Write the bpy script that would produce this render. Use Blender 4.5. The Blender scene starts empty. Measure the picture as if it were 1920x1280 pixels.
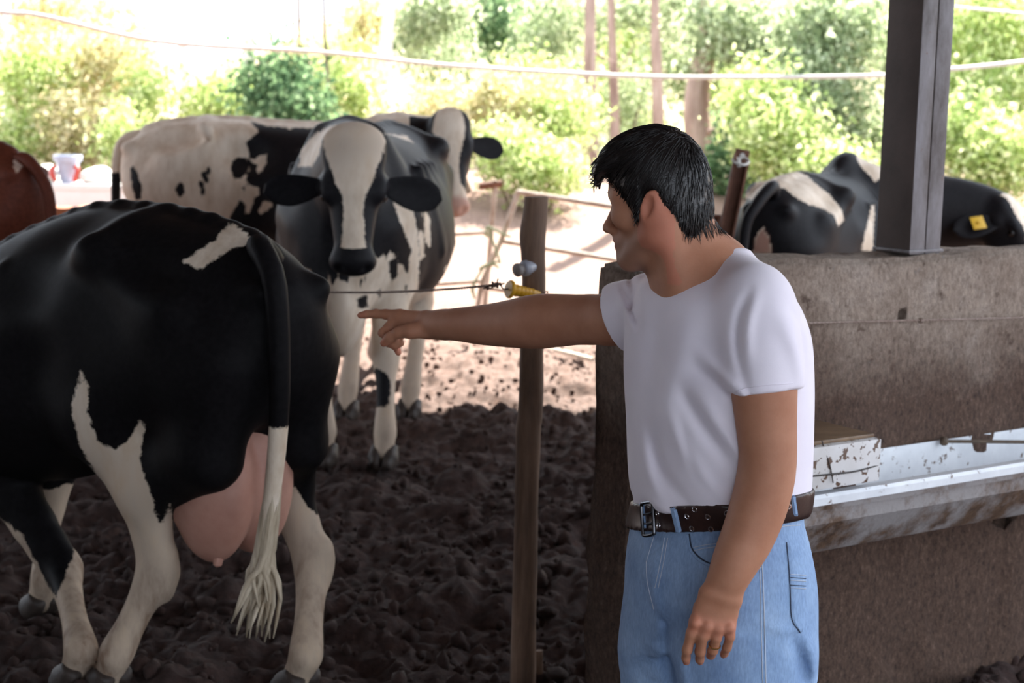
import bpy, bmesh, math, random
import numpy as np
from mathutils import Vector, Matrix
from mathutils.bvhtree import BVHTree

# ------------------------------------------------------------------ scene, camera, light
scene = bpy.context.scene
COL = scene.collection
CAM_H, FPX = 1.62, 3000.0
PITCH, ROLL = math.radians(8.34), math.radians(1.15)
cam_data = bpy.data.cameras.new('camera')
cam_data.sensor_width = 36.0
cam_data.lens = FPX / 1920 * 36.0
cam_data.clip_end = 500
cam = bpy.data.objects.new('camera', cam_data)
cam.matrix_world = Matrix.Translation((0, 0, CAM_H)) @ Matrix.Rotation(math.pi/2 - PITCH, 4, 'X') @ Matrix.Rotation(ROLL, 4, 'Z')
COL.objects.link(cam)
scene.camera = cam
cam_data.dof.use_dof = True
cam_data.dof.focus_distance = 2.95
cam_data.dof.aperture_fstop = 5.6

world = bpy.data.worlds.new('sky')
scene.world = world
world.use_nodes = True
bg = world.node_tree.nodes['Background']
bg.inputs['Color'].default_value = (0.80, 0.885, 1.0, 1)
bg.inputs['Strength'].default_value = 1.75

sun_data = bpy.data.lights.new('sun', 'SUN')
sun_data.energy = 17.0
sun_data.angle = math.radians(0.6)
sun_data.color = (1.0, 0.93, 0.82)
sun = bpy.data.objects.new('sun', sun_data)
SUN_DIR = Vector((0.30, 0.80, 0.94)).normalized()          # towards the sun
sun.rotation_euler = SUN_DIR.to_track_quat('Z', 'Y').to_euler()
sun.location = (6, 10, 20)
COL.objects.link(sun)

vs = scene.view_settings
vs.view_transform = 'Standard'
vs.look = 'None'
vs.exposure = 0.95
vs.gamma = 1.0
vs.use_curve_mapping = False
scene.cycles.use_denoising = True
scene.cycles.max_bounces = 8
scene.cycles.diffuse_bounces = 5

CAMM = np.array(cam.matrix_world)
def ray(u, v):
    d = CAMM[:3, :3] @ np.array([(u - 960) / FPX, -(v - 640) / FPX, -1.0])
    return CAMM[:3, 3].copy(), d
def P(u, v, Y):
    """the world point that stands Y metres out, along the sight line of a photo position"""
    o, d = ray(u, v)
    return o + d * (Y - o[1]) / d[1]
def G(u, v, z=0.0):
    o, d = ray(u, v)
    return o + d * (z - o[2]) / d[2]

# ------------------------------------------------------------------ helpers
rng = np.random.default_rng(7)
random.seed(7)

_tab = np.random.default_rng(11).random((64, 64, 64)).astype(np.float32)
def noise3(x, y, z):
    xi, yi, zi = np.floor(x).astype(int), np.floor(y).astype(int), np.floor(z).astype(int)
    fx, fy, fz = x - xi, y - yi, z - zi
    fx, fy, fz = (f * f * (3 - 2 * f) for f in (fx, fy, fz))
    r = 0
    for i in (0, 1):
        for j in (0, 1):
            for k in (0, 1):
                w = (fx if i else 1 - fx) * (fy if j else 1 - fy) * (fz if k else 1 - fz)
                r = r + w * _tab[(xi + i) % 64, (yi + j) % 64, (zi + k) % 64]
    return r * 2 - 1
def fbm(x, y, z, o=4, g=0.5):
    r, a = 0, 1.0
    for i in range(o):
        r = r + a * noise3(x * 2**i + 7.3 * i, y * 2**i + 3.1 * i, z * 2**i + 5.7 * i)
        a *= g
    return r

def new_mesh_obj(name, verts, faces, mat=None, parent=None, smooth=True):
    me = bpy.data.meshes.new(name)
    verts = np.asarray(verts, dtype=np.float32)
    if isinstance(faces, np.ndarray) and faces.ndim == 2:
        n, k = faces.shape
        me.vertices.add(len(verts)); me.vertices.foreach_set('co', verts.ravel())
        me.loops.add(n * k); me.loops.foreach_set('vertex_index', faces.astype(np.int32).ravel())
        me.polygons.add(n)
        me.polygons.foreach_set('loop_start', np.arange(0, n * k, k, dtype=np.int32))
        me.update(calc_edges=True)
    else:
        me.from_pydata([tuple(map(float, v)) for v in verts], [], [tuple(int(i) for i in f) for f in faces])
        me.update()
    if smooth:
        me.polygons.foreach_set('use_smooth', np.ones(len(me.polygons), dtype=bool))
    if mat:
        me.materials.append(mat)
    ob = bpy.data.objects.new(name, me)
    COL.objects.link(ob)
    if parent is not None:
        ob.parent = parent
        ob.matrix_parent_inverse = parent.matrix_basis.inverted()
    return ob

def tag(o, label=None, cat=None, group=None, kind=None):
    if label: o['label'] = label
    if cat: o['category'] = cat
    if group: o['group'] = group
    if kind: o['kind'] = kind
    return o
def empty(name, loc, label=None, cat=None, group=None, kind=None, rz=0.0):
    e = bpy.data.objects.new(name, None)
    e.empty_display_size = 0.1
    e.location = tuple(float(c) for c in loc); e.rotation_euler = (0, 0, rz)
    COL.objects.link(e)
    e.matrix_basis  # parents use the basis matrix
    return tag(e, label, cat, group, kind)

class MB:
    """collects shapes for one mesh"""
    def __init__(s): s.v, s.f = [], []
    def add(s, v, f):
        n = len(s.v); s.v += [tuple(map(float, p)) for p in v]; s.f += [tuple(i + n for i in q) for q in f]; return s
    def box(s, c, size, M=None, bev=0.0):
        hx, hy, hz = (k / 2 for k in size)
        bm = bmesh.new(); bmesh.ops.create_cube(bm, size=1.0)
        for v in bm.verts: v.co = Vector((v.co.x * 2 * hx, v.co.y * 2 * hy, v.co.z * 2 * hz))
        if bev > 0: bmesh.ops.bevel(bm, geom=bm.edges[:], offset=bev, segments=2, affect='EDGES', profile=0.6)
        M = M or Matrix.Identity(3)
        bm.verts.ensure_lookup_table()
        vs_ = [M @ v.co + Vector(c) for v in bm.verts]
        fs_ = [[v.index for v in f.verts] for f in bm.faces]
        bm.free(); return s.add(vs_, fs_)
    def tube(s, pts, radii, n=10, caps=True):
        pts = [np.asarray(p, float) for p in pts]
        if np.isscalar(radii): radii = [radii] * len(pts)
        rings = []; prev = None
        for i, p in enumerate(pts):
            t = pts[min(i + 1, len(pts) - 1)] - pts[max(i - 1, 0)]
            t = t / (np.linalg.norm(t) + 1e-12)
            if prev is None:
                a = np.array([0, 0, 1.0]) if abs(t[2]) < 0.9 else np.array([1.0, 0, 0])
                u = np.cross(t, a)
            else:
                u = prev - t * prev.dot(t)
            u /= np.linalg.norm(u) + 1e-12; prev = u
            w = np.cross(t, u)
            rings.append([p + radii[i] * (math.cos(2 * math.pi * k / n) * u + math.sin(2 * math.pi * k / n) * w) for k in range(n)])
        vs_ = [q for r in rings for q in r]; fs_ = []
        for i in range(len(pts) - 1):
            for k in range(n):
                a, b = i * n + k, i * n + (k + 1) % n
                fs_.append((a, b, b + n, a + n))
        if caps:
            fs_.append(tuple(range(n))[::-1]); fs_.append(tuple((len(pts) - 1) * n + k for k in range(n)))
        return s.add(vs_, fs_)
    def lathe(s, prof, base, axis, n=20):
        """prof: list of (distance along the axis, radius)"""
        base = np.asarray(base, float); axis = np.asarray(axis, float); axis /= np.linalg.norm(axis)
        return s._lathe(prof, base, axis, n)
    def _lathe(s, prof, base, axis, n):
        a = np.array([0, 0, 1.0]) if abs(axis[2]) < 0.9 else np.array([1.0, 0, 0])
        u = np.cross(axis, a); u /= np.linalg.norm(u); w = np.cross(axis, u)
        vs_ = [base + axis * t + r * (math.cos(2 * math.pi * k / n) * u + math.sin(2 * math.pi * k / n) * w) for t, r in prof for k in range(n)]
        fs_ = []
        for i in range(len(prof) - 1):
            for k in range(n):
                b, c = i * n + k, i * n + (k + 1) % n
                fs_.append((b, c, c + n, b + n))
        fs_.append(tuple(range(n))[::-1]); fs_.append(tuple((len(prof) - 1) * n + k for k in range(n)))
        return s.add(vs_, fs_)
    def torus(s, c, axis, R, r, n=20, m=8):
        c = np.asarray(c, float); axis = np.asarray(axis, float); axis /= np.linalg.norm(axis)
        a = np.array([0, 0, 1.0]) if abs(axis[2]) < 0.9 else np.array([1.0, 0, 0])
        u = np.cross(axis, a); u /= np.linalg.norm(u); w = np.cross(axis, u)
        vs_, fs_ = [], []
        for i in range(n):
            t = 2 * math.pi * i / n; rad = math.cos(t) * u + math.sin(t) * w
            for k in range(m):
                q = 2 * math.pi * k / m
                vs_.append(c + rad * (R + r * math.cos(q)) + axis * r * math.sin(q))
        for i in range(n):
            for k in range(m):
                fs_.append((i * m + k, ((i + 1) % n) * m + k, ((i + 1) % n) * m + (k + 1) % m, i * m + (k + 1) % m))
        return s.add(vs_, fs_)
    def sphere(s, c, r, nu=14, nv=9, sc=(1, 1, 1)):
        vs_, fs_ = [], []
        for j in range(nv + 1):
            ph = math.pi * j / nv
            for i in range(nu):
                th = 2 * math.pi * i / nu
                vs_.append((c[0] + r * sc[0] * math.sin(ph) * math.cos(th), c[1] + r * sc[1] * math.sin(ph) * math.sin(th), c[2] + r * sc[2] * math.cos(ph)))
        for j in range(nv):
            for i in range(nu):
                a, b = j * nu + i, j * nu + (i + 1) % nu
                fs_.append((a, a + nu, b + nu, b))
        return s.add(vs_, fs_)
    def build(s, name, mat, parent=None, smooth=True, sharp=35):
        o = new_mesh_obj(name, s.v, s.f, mat, parent, smooth)
        if smooth and sharp:
            me = o.data
            bm = bmesh.new(); bm.from_mesh(me)
            bmesh.ops.remove_doubles(bm, verts=bm.verts, dist=1e-6)
            lim = math.radians(sharp)
            for e in bm.edges:
                if len(e.link_faces) == 2 and e.calc_face_angle(0) > lim: e.smooth = False
            bm.to_mesh(me); bm.free()
        return o

def spline(pts, n):
    """catmull-rom through the points (any dimension), n samples"""
    p = np.asarray(pts, float)
    p = np.vstack([2 * p[0] - p[1], p, 2 * p[-1] - p[-2]])
    out = []
    m = len(p) - 3
    for t in np.linspace(0, m - 1e-9, n):
        i = int(t); f = t - i
        a, b, c, d = p[i], p[i + 1], p[i + 2], p[i + 3]
        out.append(0.5 * (2 * b + (c - a) * f + (2 * a - 5 * b + 4 * c - d) * f * f + (-a + 3 * b - 3 * c + d) * f**3))
    return np.array(out)

# ------------------------------------------------------------------ smooth solid fields -> one continuous surface
class Field:
    def __init__(s, lo, hi, h):
        s.lo = np.asarray(lo, float); s.h = h
        s.n = (np.ceil((np.asarray(hi, float) - s.lo) / h) + 1).astype(int)
        s.a = np.full(s.n, 5.0, np.float32)
        s.dx = s.dy = s.dz = 0.0
    def block(s, lo, hi):
        i0 = np.clip(np.floor((np.asarray(lo) - s.lo) / s.h).astype(int), 0, s.n)
        i1 = np.clip(np.ceil((np.asarray(hi) - s.lo) / s.h).astype(int) + 1, 0, s.n)
        if np.any(i1 <= i0): return None
        ax = [(s.lo[k] + s.h * np.arange(i0[k], i1[k])).astype(np.float32) for k in range(3)]
        return tuple(slice(i0[k], i1[k]) for k in range(3)), ax[0][:, None, None], ax[1][None, :, None], ax[2][None, None, :]
    def put(s, lo, hi, fn, k, op):
        m = k + 3.5 * s.h
        b = s.block(np.asarray(lo) - m, np.asarray(hi) + m)
        if b is None: return
        sl, X, Y, Z = b
        d = fn(X, Y, Z).astype(np.float32)
        a = s.a[sl]
        if op == 'u':
            h = np.clip(0.5 + 0.5 * (a - d) / k, 0, 1)
            s.a[sl] = a + (d - a) * h - k * h * (1 - h)
        elif op == 's':
            d = -d
            h = np.clip(0.5 + 0.5 * (d - a) / k, 0, 1)
            s.a[sl] = a + (d - a) * h + k * h * (1 - h)
    def cone(s, a, b, ra, rb, k=0.02, op='u'):
        a = np.asarray(a, float); b = np.asarray(b, float); ab = b - a; L2 = float(ab.dot(ab)) + 1e-12
        r = max(ra, rb)
        def fn(X, Y, Z):
            t = np.clip(((X - a[0]) * ab[0] + (Y - a[1]) * ab[1] + (Z - a[2]) * ab[2]) / L2, 0, 1)
            return np.sqrt((X - a[0] - t * ab[0])**2 + (Y - a[1] - t * ab[1])**2 + (Z - a[2] - t * ab[2])**2) - (ra + (rb - ra) * t)
        s.put(np.minimum(a, b) - r, np.maximum(a, b) + r, fn, k, op)
    def chain(s, pts, k=0.02, n=0, op='u'):
        """pts: rows of x, y, z, r"""
        p = np.asarray(pts, float)
        if n: p = spline(p, n)
        for i in range(len(p) - 1):
            s.cone(p[i][:3], p[i + 1][:3], p[i][3], p[i + 1][3], k if i == 0 else min(k, 0.6 * min(p[i][3], p[i + 1][3]) + 1e-4), op)
    def ell(s, c, r, R=None, k=0.02, op='u'):
        c = np.asarray(c, float); r = np.asarray(r, float) * np.ones(3)
        R = np.eye(3) if R is None else np.asarray(R, float)     # columns: the ellipsoid's own axes
        ext = np.sqrt(((R * r)**2).sum(axis=1))
        def fn(X, Y, Z):
            x, y, z = X - c[0], Y - c[1], Z - c[2]
            q0 = q1 = 0
            for i in range(3):
                w = x * R[0, i] + y * R[1, i] + z * R[2, i]
                q0 = q0 + (w / r[i])**2; q1 = q1 + (w / r[i]**2)**2
            q0 = np.sqrt(q0); q1 = np.sqrt(q1) + 1e-9
            return q0 * (q0 - 1) / q1
        s.put(c - ext, c + ext, fn, k, op)
    def econe(s, a, b, wa, wb, up, k=0.02, op='u'):
        """tapered limb of elliptic section; w = (half size along up, half size across)"""
        a = np.asarray(a, float); b = np.asarray(b, float); ab = b - a; L = float(np.linalg.norm(ab)) + 1e-9
        w = ab / L; u = np.asarray(up, float) - w * np.dot(up, w); u /= np.linalg.norm(u) + 1e-9; v = np.cross(w, u)
        r = max(max(wa), max(wb))
        def fn(X, Y, Z):
            x, y, z = X - a[0], Y - a[1], Z - a[2]
            t = (x * w[0] + y * w[1] + z * w[2]) / L
            tc = np.clip(t, 0, 1); e = (t - tc) * L
            pu = x * u[0] + y * u[1] + z * u[2]; pv = x * v[0] + y * v[1] + z * v[2]
            ru = wa[0] + (wb[0] - wa[0]) * tc; rv = wa[1] + (wb[1] - wa[1]) * tc; re = 0.8 * np.minimum(ru, rv)
            q0 = np.sqrt((pu / ru)**2 + (pv / rv)**2 + (e / re)**2)
            q1 = np.sqrt((pu / ru**2)**2 + (pv / rv**2)**2 + (e / re**2)**2) + 1e-9
            return q0 * (q0 - 1) / q1
        s.put(np.minimum(a, b) - r, np.maximum(a, b) + r, fn, k, op)
    def echain(s, rows, up, k=0.02, n=0):
        """rows: x y z wu wv"""
        p = np.asarray(rows, float)
        if n: p = spline(p, n)
        for i in range(len(p) - 1):
            s.econe(p[i][:3], p[i + 1][:3], p[i][3:5], p[i + 1][3:5], up, k if i == 0 else min(k, 0.5 * min(p[i][3:5])))
    def custom(s, lo, hi, fn, k=0.02, op='u'): s.put(lo, hi, fn, k, op)
    def half(s, p, nrm, k=0.004):
        """keep the side the normal points away from"""
        p = np.asarray(p, float); nrm = np.asarray(nrm, float); nrm /= np.linalg.norm(nrm)
        sl, X, Y, Z = s.block(s.lo, s.lo + s.h * s.n)
        d = ((X - p[0]) * nrm[0] + (Y - p[1]) * nrm[1] + (Z - p[2]) * nrm[2]).astype(np.float32)
        h = np.clip(0.5 + 0.5 * (d - s.a) / k, 0, 1)
        s.a = s.a + (d - s.a) * h + k * h * (1 - h)
    def surface(s, relax=1):
        a = s.a; ins = a < 0
        nx, ny, nz = s.n
        c = [ins[i:nx - 1 + i, j:ny - 1 + j, k:nz - 1 + k] for i in (0, 1) for j in (0, 1) for k in (0, 1)]
        anyi = c[0].copy(); alli = c[0].copy()
        for q in c[1:]: anyi |= q; alli &= q
        cells = np.argwhere(anyi & ~alli)
        idx = np.full((nx - 1, ny - 1, nz - 1), -1, np.int32)
        idx[cells[:, 0], cells[:, 1], cells[:, 2]] = np.arange(len(cells))
        cv = {}
        for i in (0, 1):
            for j in (0, 1):
                for k in (0, 1): cv[i, j, k] = a[cells[:, 0] + i, cells[:, 1] + j, cells[:, 2] + k]
        acc = np.zeros((len(cells), 3)); cnt = np.zeros(len(cells))
        for ax in range(3):
            o = [t for t in range(3) if t != ax]
            for p in (0, 1):
                for q in (0, 1):
                    k0 = [0, 0, 0]; k0[o[0]] = p; k0[o[1]] = q; k1 = list(k0); k1[ax] = 1
                    v0, v1 = cv[tuple(k0)], cv[tuple(k1)]
                    m = (v0 < 0) != (v1 < 0)
                    t = v0[m] / (v0[m] - v1[m])
                    pt = np.tile(np.array(k0, float), (m.sum(), 1)); pt[:, ax] = t
                    acc[m] += pt; cnt[m] += 1
        verts = s.lo + s.h * (cells + acc / cnt[:, None])
        faces = []
        for ax in range(3):
            o = [(ax + 1) % 3, (ax + 2) % 3]
            sl0 = [slice(None)] * 3; sl1 = [slice(None)] * 3
            sl0[ax] = slice(0, s.n[ax] - 1); sl1[ax] = slice(1, s.n[ax])
            e0, e1 = ins[tuple(sl0)], ins[tuple(sl1)]
            for flip, m in ((False, e0 & ~e1), (True, ~e0 & e1)):
                e = np.argwhere(m)
                e = e[(e[:, o[0]] > 0) & (e[:, o[1]] > 0) & (e[:, o[0]] < s.n[o[0]] - 1) & (e[:, o[1]] < s.n[o[1]] - 1)]
                q = []
                for du, dv in ((1, 1), (0, 1), (0, 0), (1, 0)):
                    t = e.copy(); t[:, o[0]] -= du; t[:, o[1]] -= dv
                    q.append(idx[t[:, 0], t[:, 1], t[:, 2]])
                q = np.stack(q, 1)
                if flip: q = q[:, ::-1]
                faces.append(q)
        F = np.vstack(faces)
        F = F[(F >= 0).all(axis=1)]
        for _ in range(relax):
            S = np.zeros_like(verts); N = np.zeros(len(verts))
            for i in range(4):
                for j in ((i + 1) % 4,):
                    np.add.at(S, F[:, i], verts[F[:, j]]); np.add.at(N, F[:, i], 1)
                    np.add.at(S, F[:, j], verts[F[:, i]]); np.add.at(N, F[:, j], 1)
            ok = N > 0
            verts[ok] = 0.5 * verts[ok] + 0.5 * S[ok] / N[ok][:, None]
        return verts, F
    def build(s, name, mat, parent=None, relax=1):
        v, f = s.surface(relax)
        return new_mesh_obj(name, v, f, mat, parent)

# ------------------------------------------------------------------ materials
def mat(name, base=(0.5, 0.5, 0.5), rough=0.6, **kw):
    m = bpy.data.materials.new(name); m.use_nodes = True
    b = m.node_tree.nodes['Principled BSDF']
    b.inputs['Base Color'].default_value = (*base, 1); b.inputs['Roughness'].default_value = rough
    for k, v in kw.items(): b.inputs[k].default_value = v
    return m
def nd(m, t, **kw):
    n = m.node_tree.nodes.new(t)
    for k, v in kw.items():
        if k in ('operation', 'blend_type', 'data_type', 'attribute_name', 'noise_dimensions', 'feature', 'wave_type', 'bands_direction', 'distance', 'interpolation_type', 'clamp'): setattr(n, k, v)
        else: n.inputs[k].default_value = v
    return n
def lk(m, a, b): m.node_tree.links.new(a, b)
def coord(m, scale=(1, 1, 1), kind='Object', rot=(0, 0, 0)):
    t = nd(m, 'ShaderNodeTexCoord'); mp = nd(m, 'ShaderNodeMapping')
    mp.inputs['Scale'].default_value = scale; mp.inputs['Rotation'].default_value = rot
    lk(m, t.outputs[kind], mp.inputs['Vector']); return mp.outputs['Vector']
def ramp(m, fac, stops):
    r = nd(m, 'ShaderNodeValToRGB')
    e = r.color_ramp.elements
    while len(e) < len(stops): e.new(0.5)
    for i, (p, c) in enumerate(stops):
        e[i].position = p; e[i].color = (*c, 1) if len(c) == 3 else c
    lk(m, fac, r.inputs['Fac']); return r.outputs['Color']
def mix(m, fac, a, b, blend='MIX'):
    x = nd(m, 'ShaderNodeMix', data_type='RGBA', blend_type=blend)
    for sock, val in ((x.inputs[0], fac), (x.inputs[6], a), (x.inputs[7], b)):
        if isinstance(val, (int, float)): sock.default_value = val
        elif isinstance(val, tuple): sock.default_value = (*val, 1)
        else: lk(m, val, sock)
    return x.outputs[2]
def noise(m, vec, scale=5, detail=5, rough=0.6, dist=0.0):
    n = nd(m, 'ShaderNodeTexNoise', Scale=scale, Detail=detail, Roughness=rough, Distortion=dist)
    lk(m, vec, n.inputs['Vector']); return n.outputs['Fac']
def bsdf(m): return m.node_tree.nodes['Principled BSDF']
def bump(m, h, strength=0.4, dist=0.01):
    b = nd(m, 'ShaderNodeBump', Strength=strength, Distance=dist)
    lk(m, h, b.inputs['Height']); lk(m, b.outputs['Normal'], bsdf(m).inputs['Normal'])
def set_color(m, c): lk(m, c, bsdf(m).inputs['Base Color'])
def mottled(name, stops, scale=8, rough=0.7, bstr=0.3, bdist=0.01, stretch=(1, 1, 1), detail=6, **kw):
    m = mat(name, rough=rough, **kw)
    v = coord(m, stretch)
    f = noise(m, v, scale, detail)
    set_color(m, ramp(m, f, stops))
    if bstr: bump(m, noise(m, v, scale * 3, 4), bstr, bdist)
    return m
# ------------------------------------------------------------------ ground
def sm(a, b, x):
    t = np.clip((x - a) / (b - a), 0, 1); return t * t * (3 - 2 * t)
def ground_z(x, y):
    x = np.asarray(x, float); y = np.asarray(y, float)
    rise = 0.55 * sm(15.0, 22.0, y) + 0.030 * np.maximum(y - 20, 0)                    # bank behind the yard
    rise = rise + 14.0 * sm(34, 85, y) * (0.10 + 0.90 * sm(-14, 6, x))                                                 # wooded slope
    z0 = np.zeros_like(x)
    rough = 0.030 * fbm(x * 1.1, y * 1.1, z0, 2) + 0.055 * np.maximum(fbm(x * 4.5, y * 4.5, z0 + 3, 3) - 0.05, -0.35) \
        + 0.030 * (np.abs(fbm(x * 13, y * 13, z0 + 9, 2)) - 0.3) + 0.012 * fbm(x * 38, y * 38, z0 + 5, 2)
    return rise + rough * (1 - 0.55 * sm(9, 12, y)) * np.where(y < 2.9, 0.3, 1.0) - 0.012
def lines(a, segs):
    out = [a]
    for end, d0, d1 in segs:
        n = max(2, int(round((end - out[-1]) * 2 / (d0 + d1))))
        st = np.linspace(d0, d1, n); st = st * (end - out[-1]) / st.sum()
        out += list(out[-1] + np.cumsum(st))
    return np.array(out)
gx = lines(-60, [(-14, 6, 1.0), (-3.4, 1.0, 0.06), (-2.6, 0.05, 0.02), (1.9, 0.0175, 0.0175), (3.0, 0.03, 0.06), (14, 0.06, 1.0), (70, 1.0, 6)])
gy = lines(-9, [(2.0, 1.0, 0.12), (3.6, 0.09, 0.02), (8.0, 0.0165, 0.022), (12.0, 0.022, 0.05), (24, 0.06, 0.35), (120, 0.5, 5)])
GX, GY = np.meshgrid(gx, gy, indexing='ij')
GZ = ground_z(GX, GY)
nx_, ny_ = GX.shape
gi = np.arange(nx_ * ny_).reshape(nx_, ny_)
gf = np.stack([gi[:-1, :-1], gi[1:, :-1], gi[1:, 1:], gi[:-1, 1:]], -1).reshape(-1, 4)
M_GROUND = mat('trodden_soil', rough=0.95)
gvec = coord(M_GROUND)
gn1 = noise(M_GROUND, gvec, 1.3, 6, 0.65); gn2 = noise(M_GROUND, gvec, 22, 5, 0.7)
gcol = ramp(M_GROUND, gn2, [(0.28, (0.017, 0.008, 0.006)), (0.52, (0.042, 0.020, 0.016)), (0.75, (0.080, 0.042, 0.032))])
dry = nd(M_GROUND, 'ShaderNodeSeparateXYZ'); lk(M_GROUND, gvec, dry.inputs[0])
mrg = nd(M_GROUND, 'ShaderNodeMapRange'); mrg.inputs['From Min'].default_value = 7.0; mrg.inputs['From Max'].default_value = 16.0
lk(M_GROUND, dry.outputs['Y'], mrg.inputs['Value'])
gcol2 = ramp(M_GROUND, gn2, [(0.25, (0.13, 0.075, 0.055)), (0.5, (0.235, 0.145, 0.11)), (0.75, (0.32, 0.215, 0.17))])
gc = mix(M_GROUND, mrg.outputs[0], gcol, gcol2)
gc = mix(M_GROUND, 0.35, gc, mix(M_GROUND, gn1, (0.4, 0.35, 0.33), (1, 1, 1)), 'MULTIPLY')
mrs = nd(M_GROUND, 'ShaderNodeMapRange'); mrs.inputs['From Min'].default_value = 23.5; mrs.inputs['From Max'].default_value = 27
lk(M_GROUND, dry.outputs['Y'], mrs.inputs['Value'])
gc = mix(M_GROUND, mrs.outputs[0], gc, ramp(M_GROUND, gn1, [(0.35, (0.20, 0.17, 0.08)), (0.6, (0.40, 0.30, 0.20))]))   # dry grass and earth on the slope
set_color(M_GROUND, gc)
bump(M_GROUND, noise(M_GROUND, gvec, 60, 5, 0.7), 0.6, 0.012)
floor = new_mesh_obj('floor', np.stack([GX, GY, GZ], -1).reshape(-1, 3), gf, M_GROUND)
tag(floor, 'rough trodden brown earth of the cattle yard', kind='structure')

# loose clods lying on the earth
cl = MB(); r3 = np.random.default_rng(3)
ico = bmesh.new(); bmesh.ops.create_icosphere(ico, subdivisions=1, radius=1)
iv = np.array([v.co[:] for v in ico.verts]); ifc = [[v.index for v in f_.verts] for f_ in ico.faces]; ico.free()
cv_, cf_ = [], []
N_CL = 5200
cx_ = r3.uniform(-2.6, 1.9, N_CL); cy_ = 3.7 + (11.5 - 3.7) * r3.random(N_CL)**1.3
cz_ = ground_z(cx_, cy_)
for i in range(N_CL):
    if abs(cx_[i]) > 0.42 * cy_[i] + 0.1: continue
    sz = 0.007 + (0.030 if cy_[i] < 8 else 0.016) * r3.random()**3.0
    p = iv * (1 + 0.45 * (r3.random((len(iv), 1)) - 0.5)) * sz * r3.uniform(0.6, 1.3, 3)
    n = len(cv_) * len(iv)
    cv_.append(p + (cx_[i], cy_[i], cz_[i] + 0.25 * sz)); cf_ += [[a + n for a in q] for q in ifc]
clods = new_mesh_obj('earth_clods', np.vstack(cv_), np.array(cf_), M_GROUND, smooth=True)
tag(clods, 'loose clods of brown earth strewn over the yard', 'earth', kind='stuff')

# ------------------------------------------------------------------ roof over the feeding place
SHADE_Y = 8.45
ROOF_Z = 3.7
ROOF_Y = SHADE_Y + ROOF_Z * SUN_DIR.y / SUN_DIR.z
M_ROOF = mottled('roof_sheet', [(0.3, (0.16, 0.13, 0.12)), (0.7, (0.27, 0.24, 0.22))], 3, 0.7, 0.2)
rb = MB()
xs = np.arange(-9.0, 3.85, 0.09); za = [ROOF_Z + 0.02 * math.cos(i * math.pi / 1.0) for i in range(len(xs))]
rv, rf = [], []
for i, x in enumerate(xs):
    for y in (-5.0, ROOF_Y):
        rv += [(x, y, za[i]), (x, y, za[i] + 0.012)]
for i in range(len(xs) - 1):
    a, b = i * 4, (i + 1) * 4
    rf += [(a, a + 2, b + 2, b), (a + 1, b + 1, b + 3, a + 3), (a, b, b + 1, a + 1), (a + 2, a + 3, b + 3, b + 2)]
roof = rb.add(rv, rf).build('ceiling', M_ROOF, smooth=False); tag(roof, 'corrugated roof over the feeding place', kind='structure')
for i, y in enumerate((-2.5, 1.8, 6.2, ROOF_Y - 0.2)):
    o = MB().box((-3, y, ROOF_Z - 0.12), (11.8, 0.08, 0.16)).build('rafter', M_ROOF, roof, smooth=False)

M_SHADE_WALL = mottled('shade_wall_plaster', [(0.3, (0.14, 0.11, 0.095)), (0.7, (0.24, 0.20, 0.18))], 2, 0.9, 0.2)
tag(MB().box((-4.6, -0.4, 1.8), (0.15, 9.2, 3.6)).build('shade_wall_left', M_SHADE_WALL, smooth=False), 'unseen plastered side wall added to shade the left', kind='structure')  # added out of view to keep skylight off the left side

tag(MB().box((-3.4, -5.0, 1.8), (2.4, 0.15, 3.6)).build('shade_wall_back', M_SHADE_WALL, smooth=False), 'unseen plastered end wall added to cut light from behind left', kind='structure')  # added out of view, sized to block light from behind left

# ------------------------------------------------------------------ the concrete wall with its feed trough
WA = P(1195, 502, 3.75); WALL_H = WA[2]; WA = np.array([WA[0], WA[1], 0.0])
WB = G(1866, 1262); wd = unit3 = np.array([WB[0] - WA[0], WB[1] - WA[1], 0]); wd = wd / np.linalg.norm(wd)
wn = np.array([wd[1], -wd[0], 0.0])              # out of the wall, towards the feeding place
WT, WLEN = 0.165, 6.5
def W(a, q, z): return WA + wd * a + wn * q + np.array([0, 0, z])
M_CONC = mat('rough_concrete', rough=0.92)
cvv = coord(M_CONC); c1_ = noise(M_CONC, cvv, 5, 8, 0.7); c2_ = noise(M_CONC, coord(M_CONC, (1, 1, 0.62)), 75, 6, 0.8)
cc = ramp(M_CONC, c1_, [(0.3, (0.30, 0.215, 0.165)), (0.55, (0.45, 0.355, 0.29)), (0.75, (0.56, 0.47, 0.41))])
cc = mix(M_CONC, 0.75, cc, ramp(M_CONC, c2_, [(0.32, (0.30, 0.24, 0.21)), (0.5, (0.85, 0.82, 0.80)), (0.72, (1.45, 1.42, 1.4))]), 'MULTIPLY')
spots = noise(M_CONC, cvv, 16, 4, 0.6)
cc = mix(M_CONC, ramp(M_CONC, spots, [(0.62, (0, 0, 0)), (0.70, (0.8, 0.8, 0.8))]), cc, (0.085, 0.045, 0.028))      # splashes of dung
cc = mix(M_CONC, ramp(M_CONC, noise(M_CONC, cvv, 23, 3, 0.6), [(0.67, (0, 0, 0)), (0.74, (0.55, 0.55, 0.55))]), cc, (0.33, 0.29, 0.27))
zsep = nd(M_CONC, 'ShaderNodeSeparateXYZ'); lk(M_CONC, cvv, zsep.inputs[0])
zr = nd(M_CONC, 'ShaderNodeMapRange'); zr.inputs['From Min'].default_value = 0.42; zr.inputs['From Max'].default_value = 0.66; zr.inputs['To Min'].default_value = 1.0; zr.inputs['To Max'].default_value = 0.0
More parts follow.
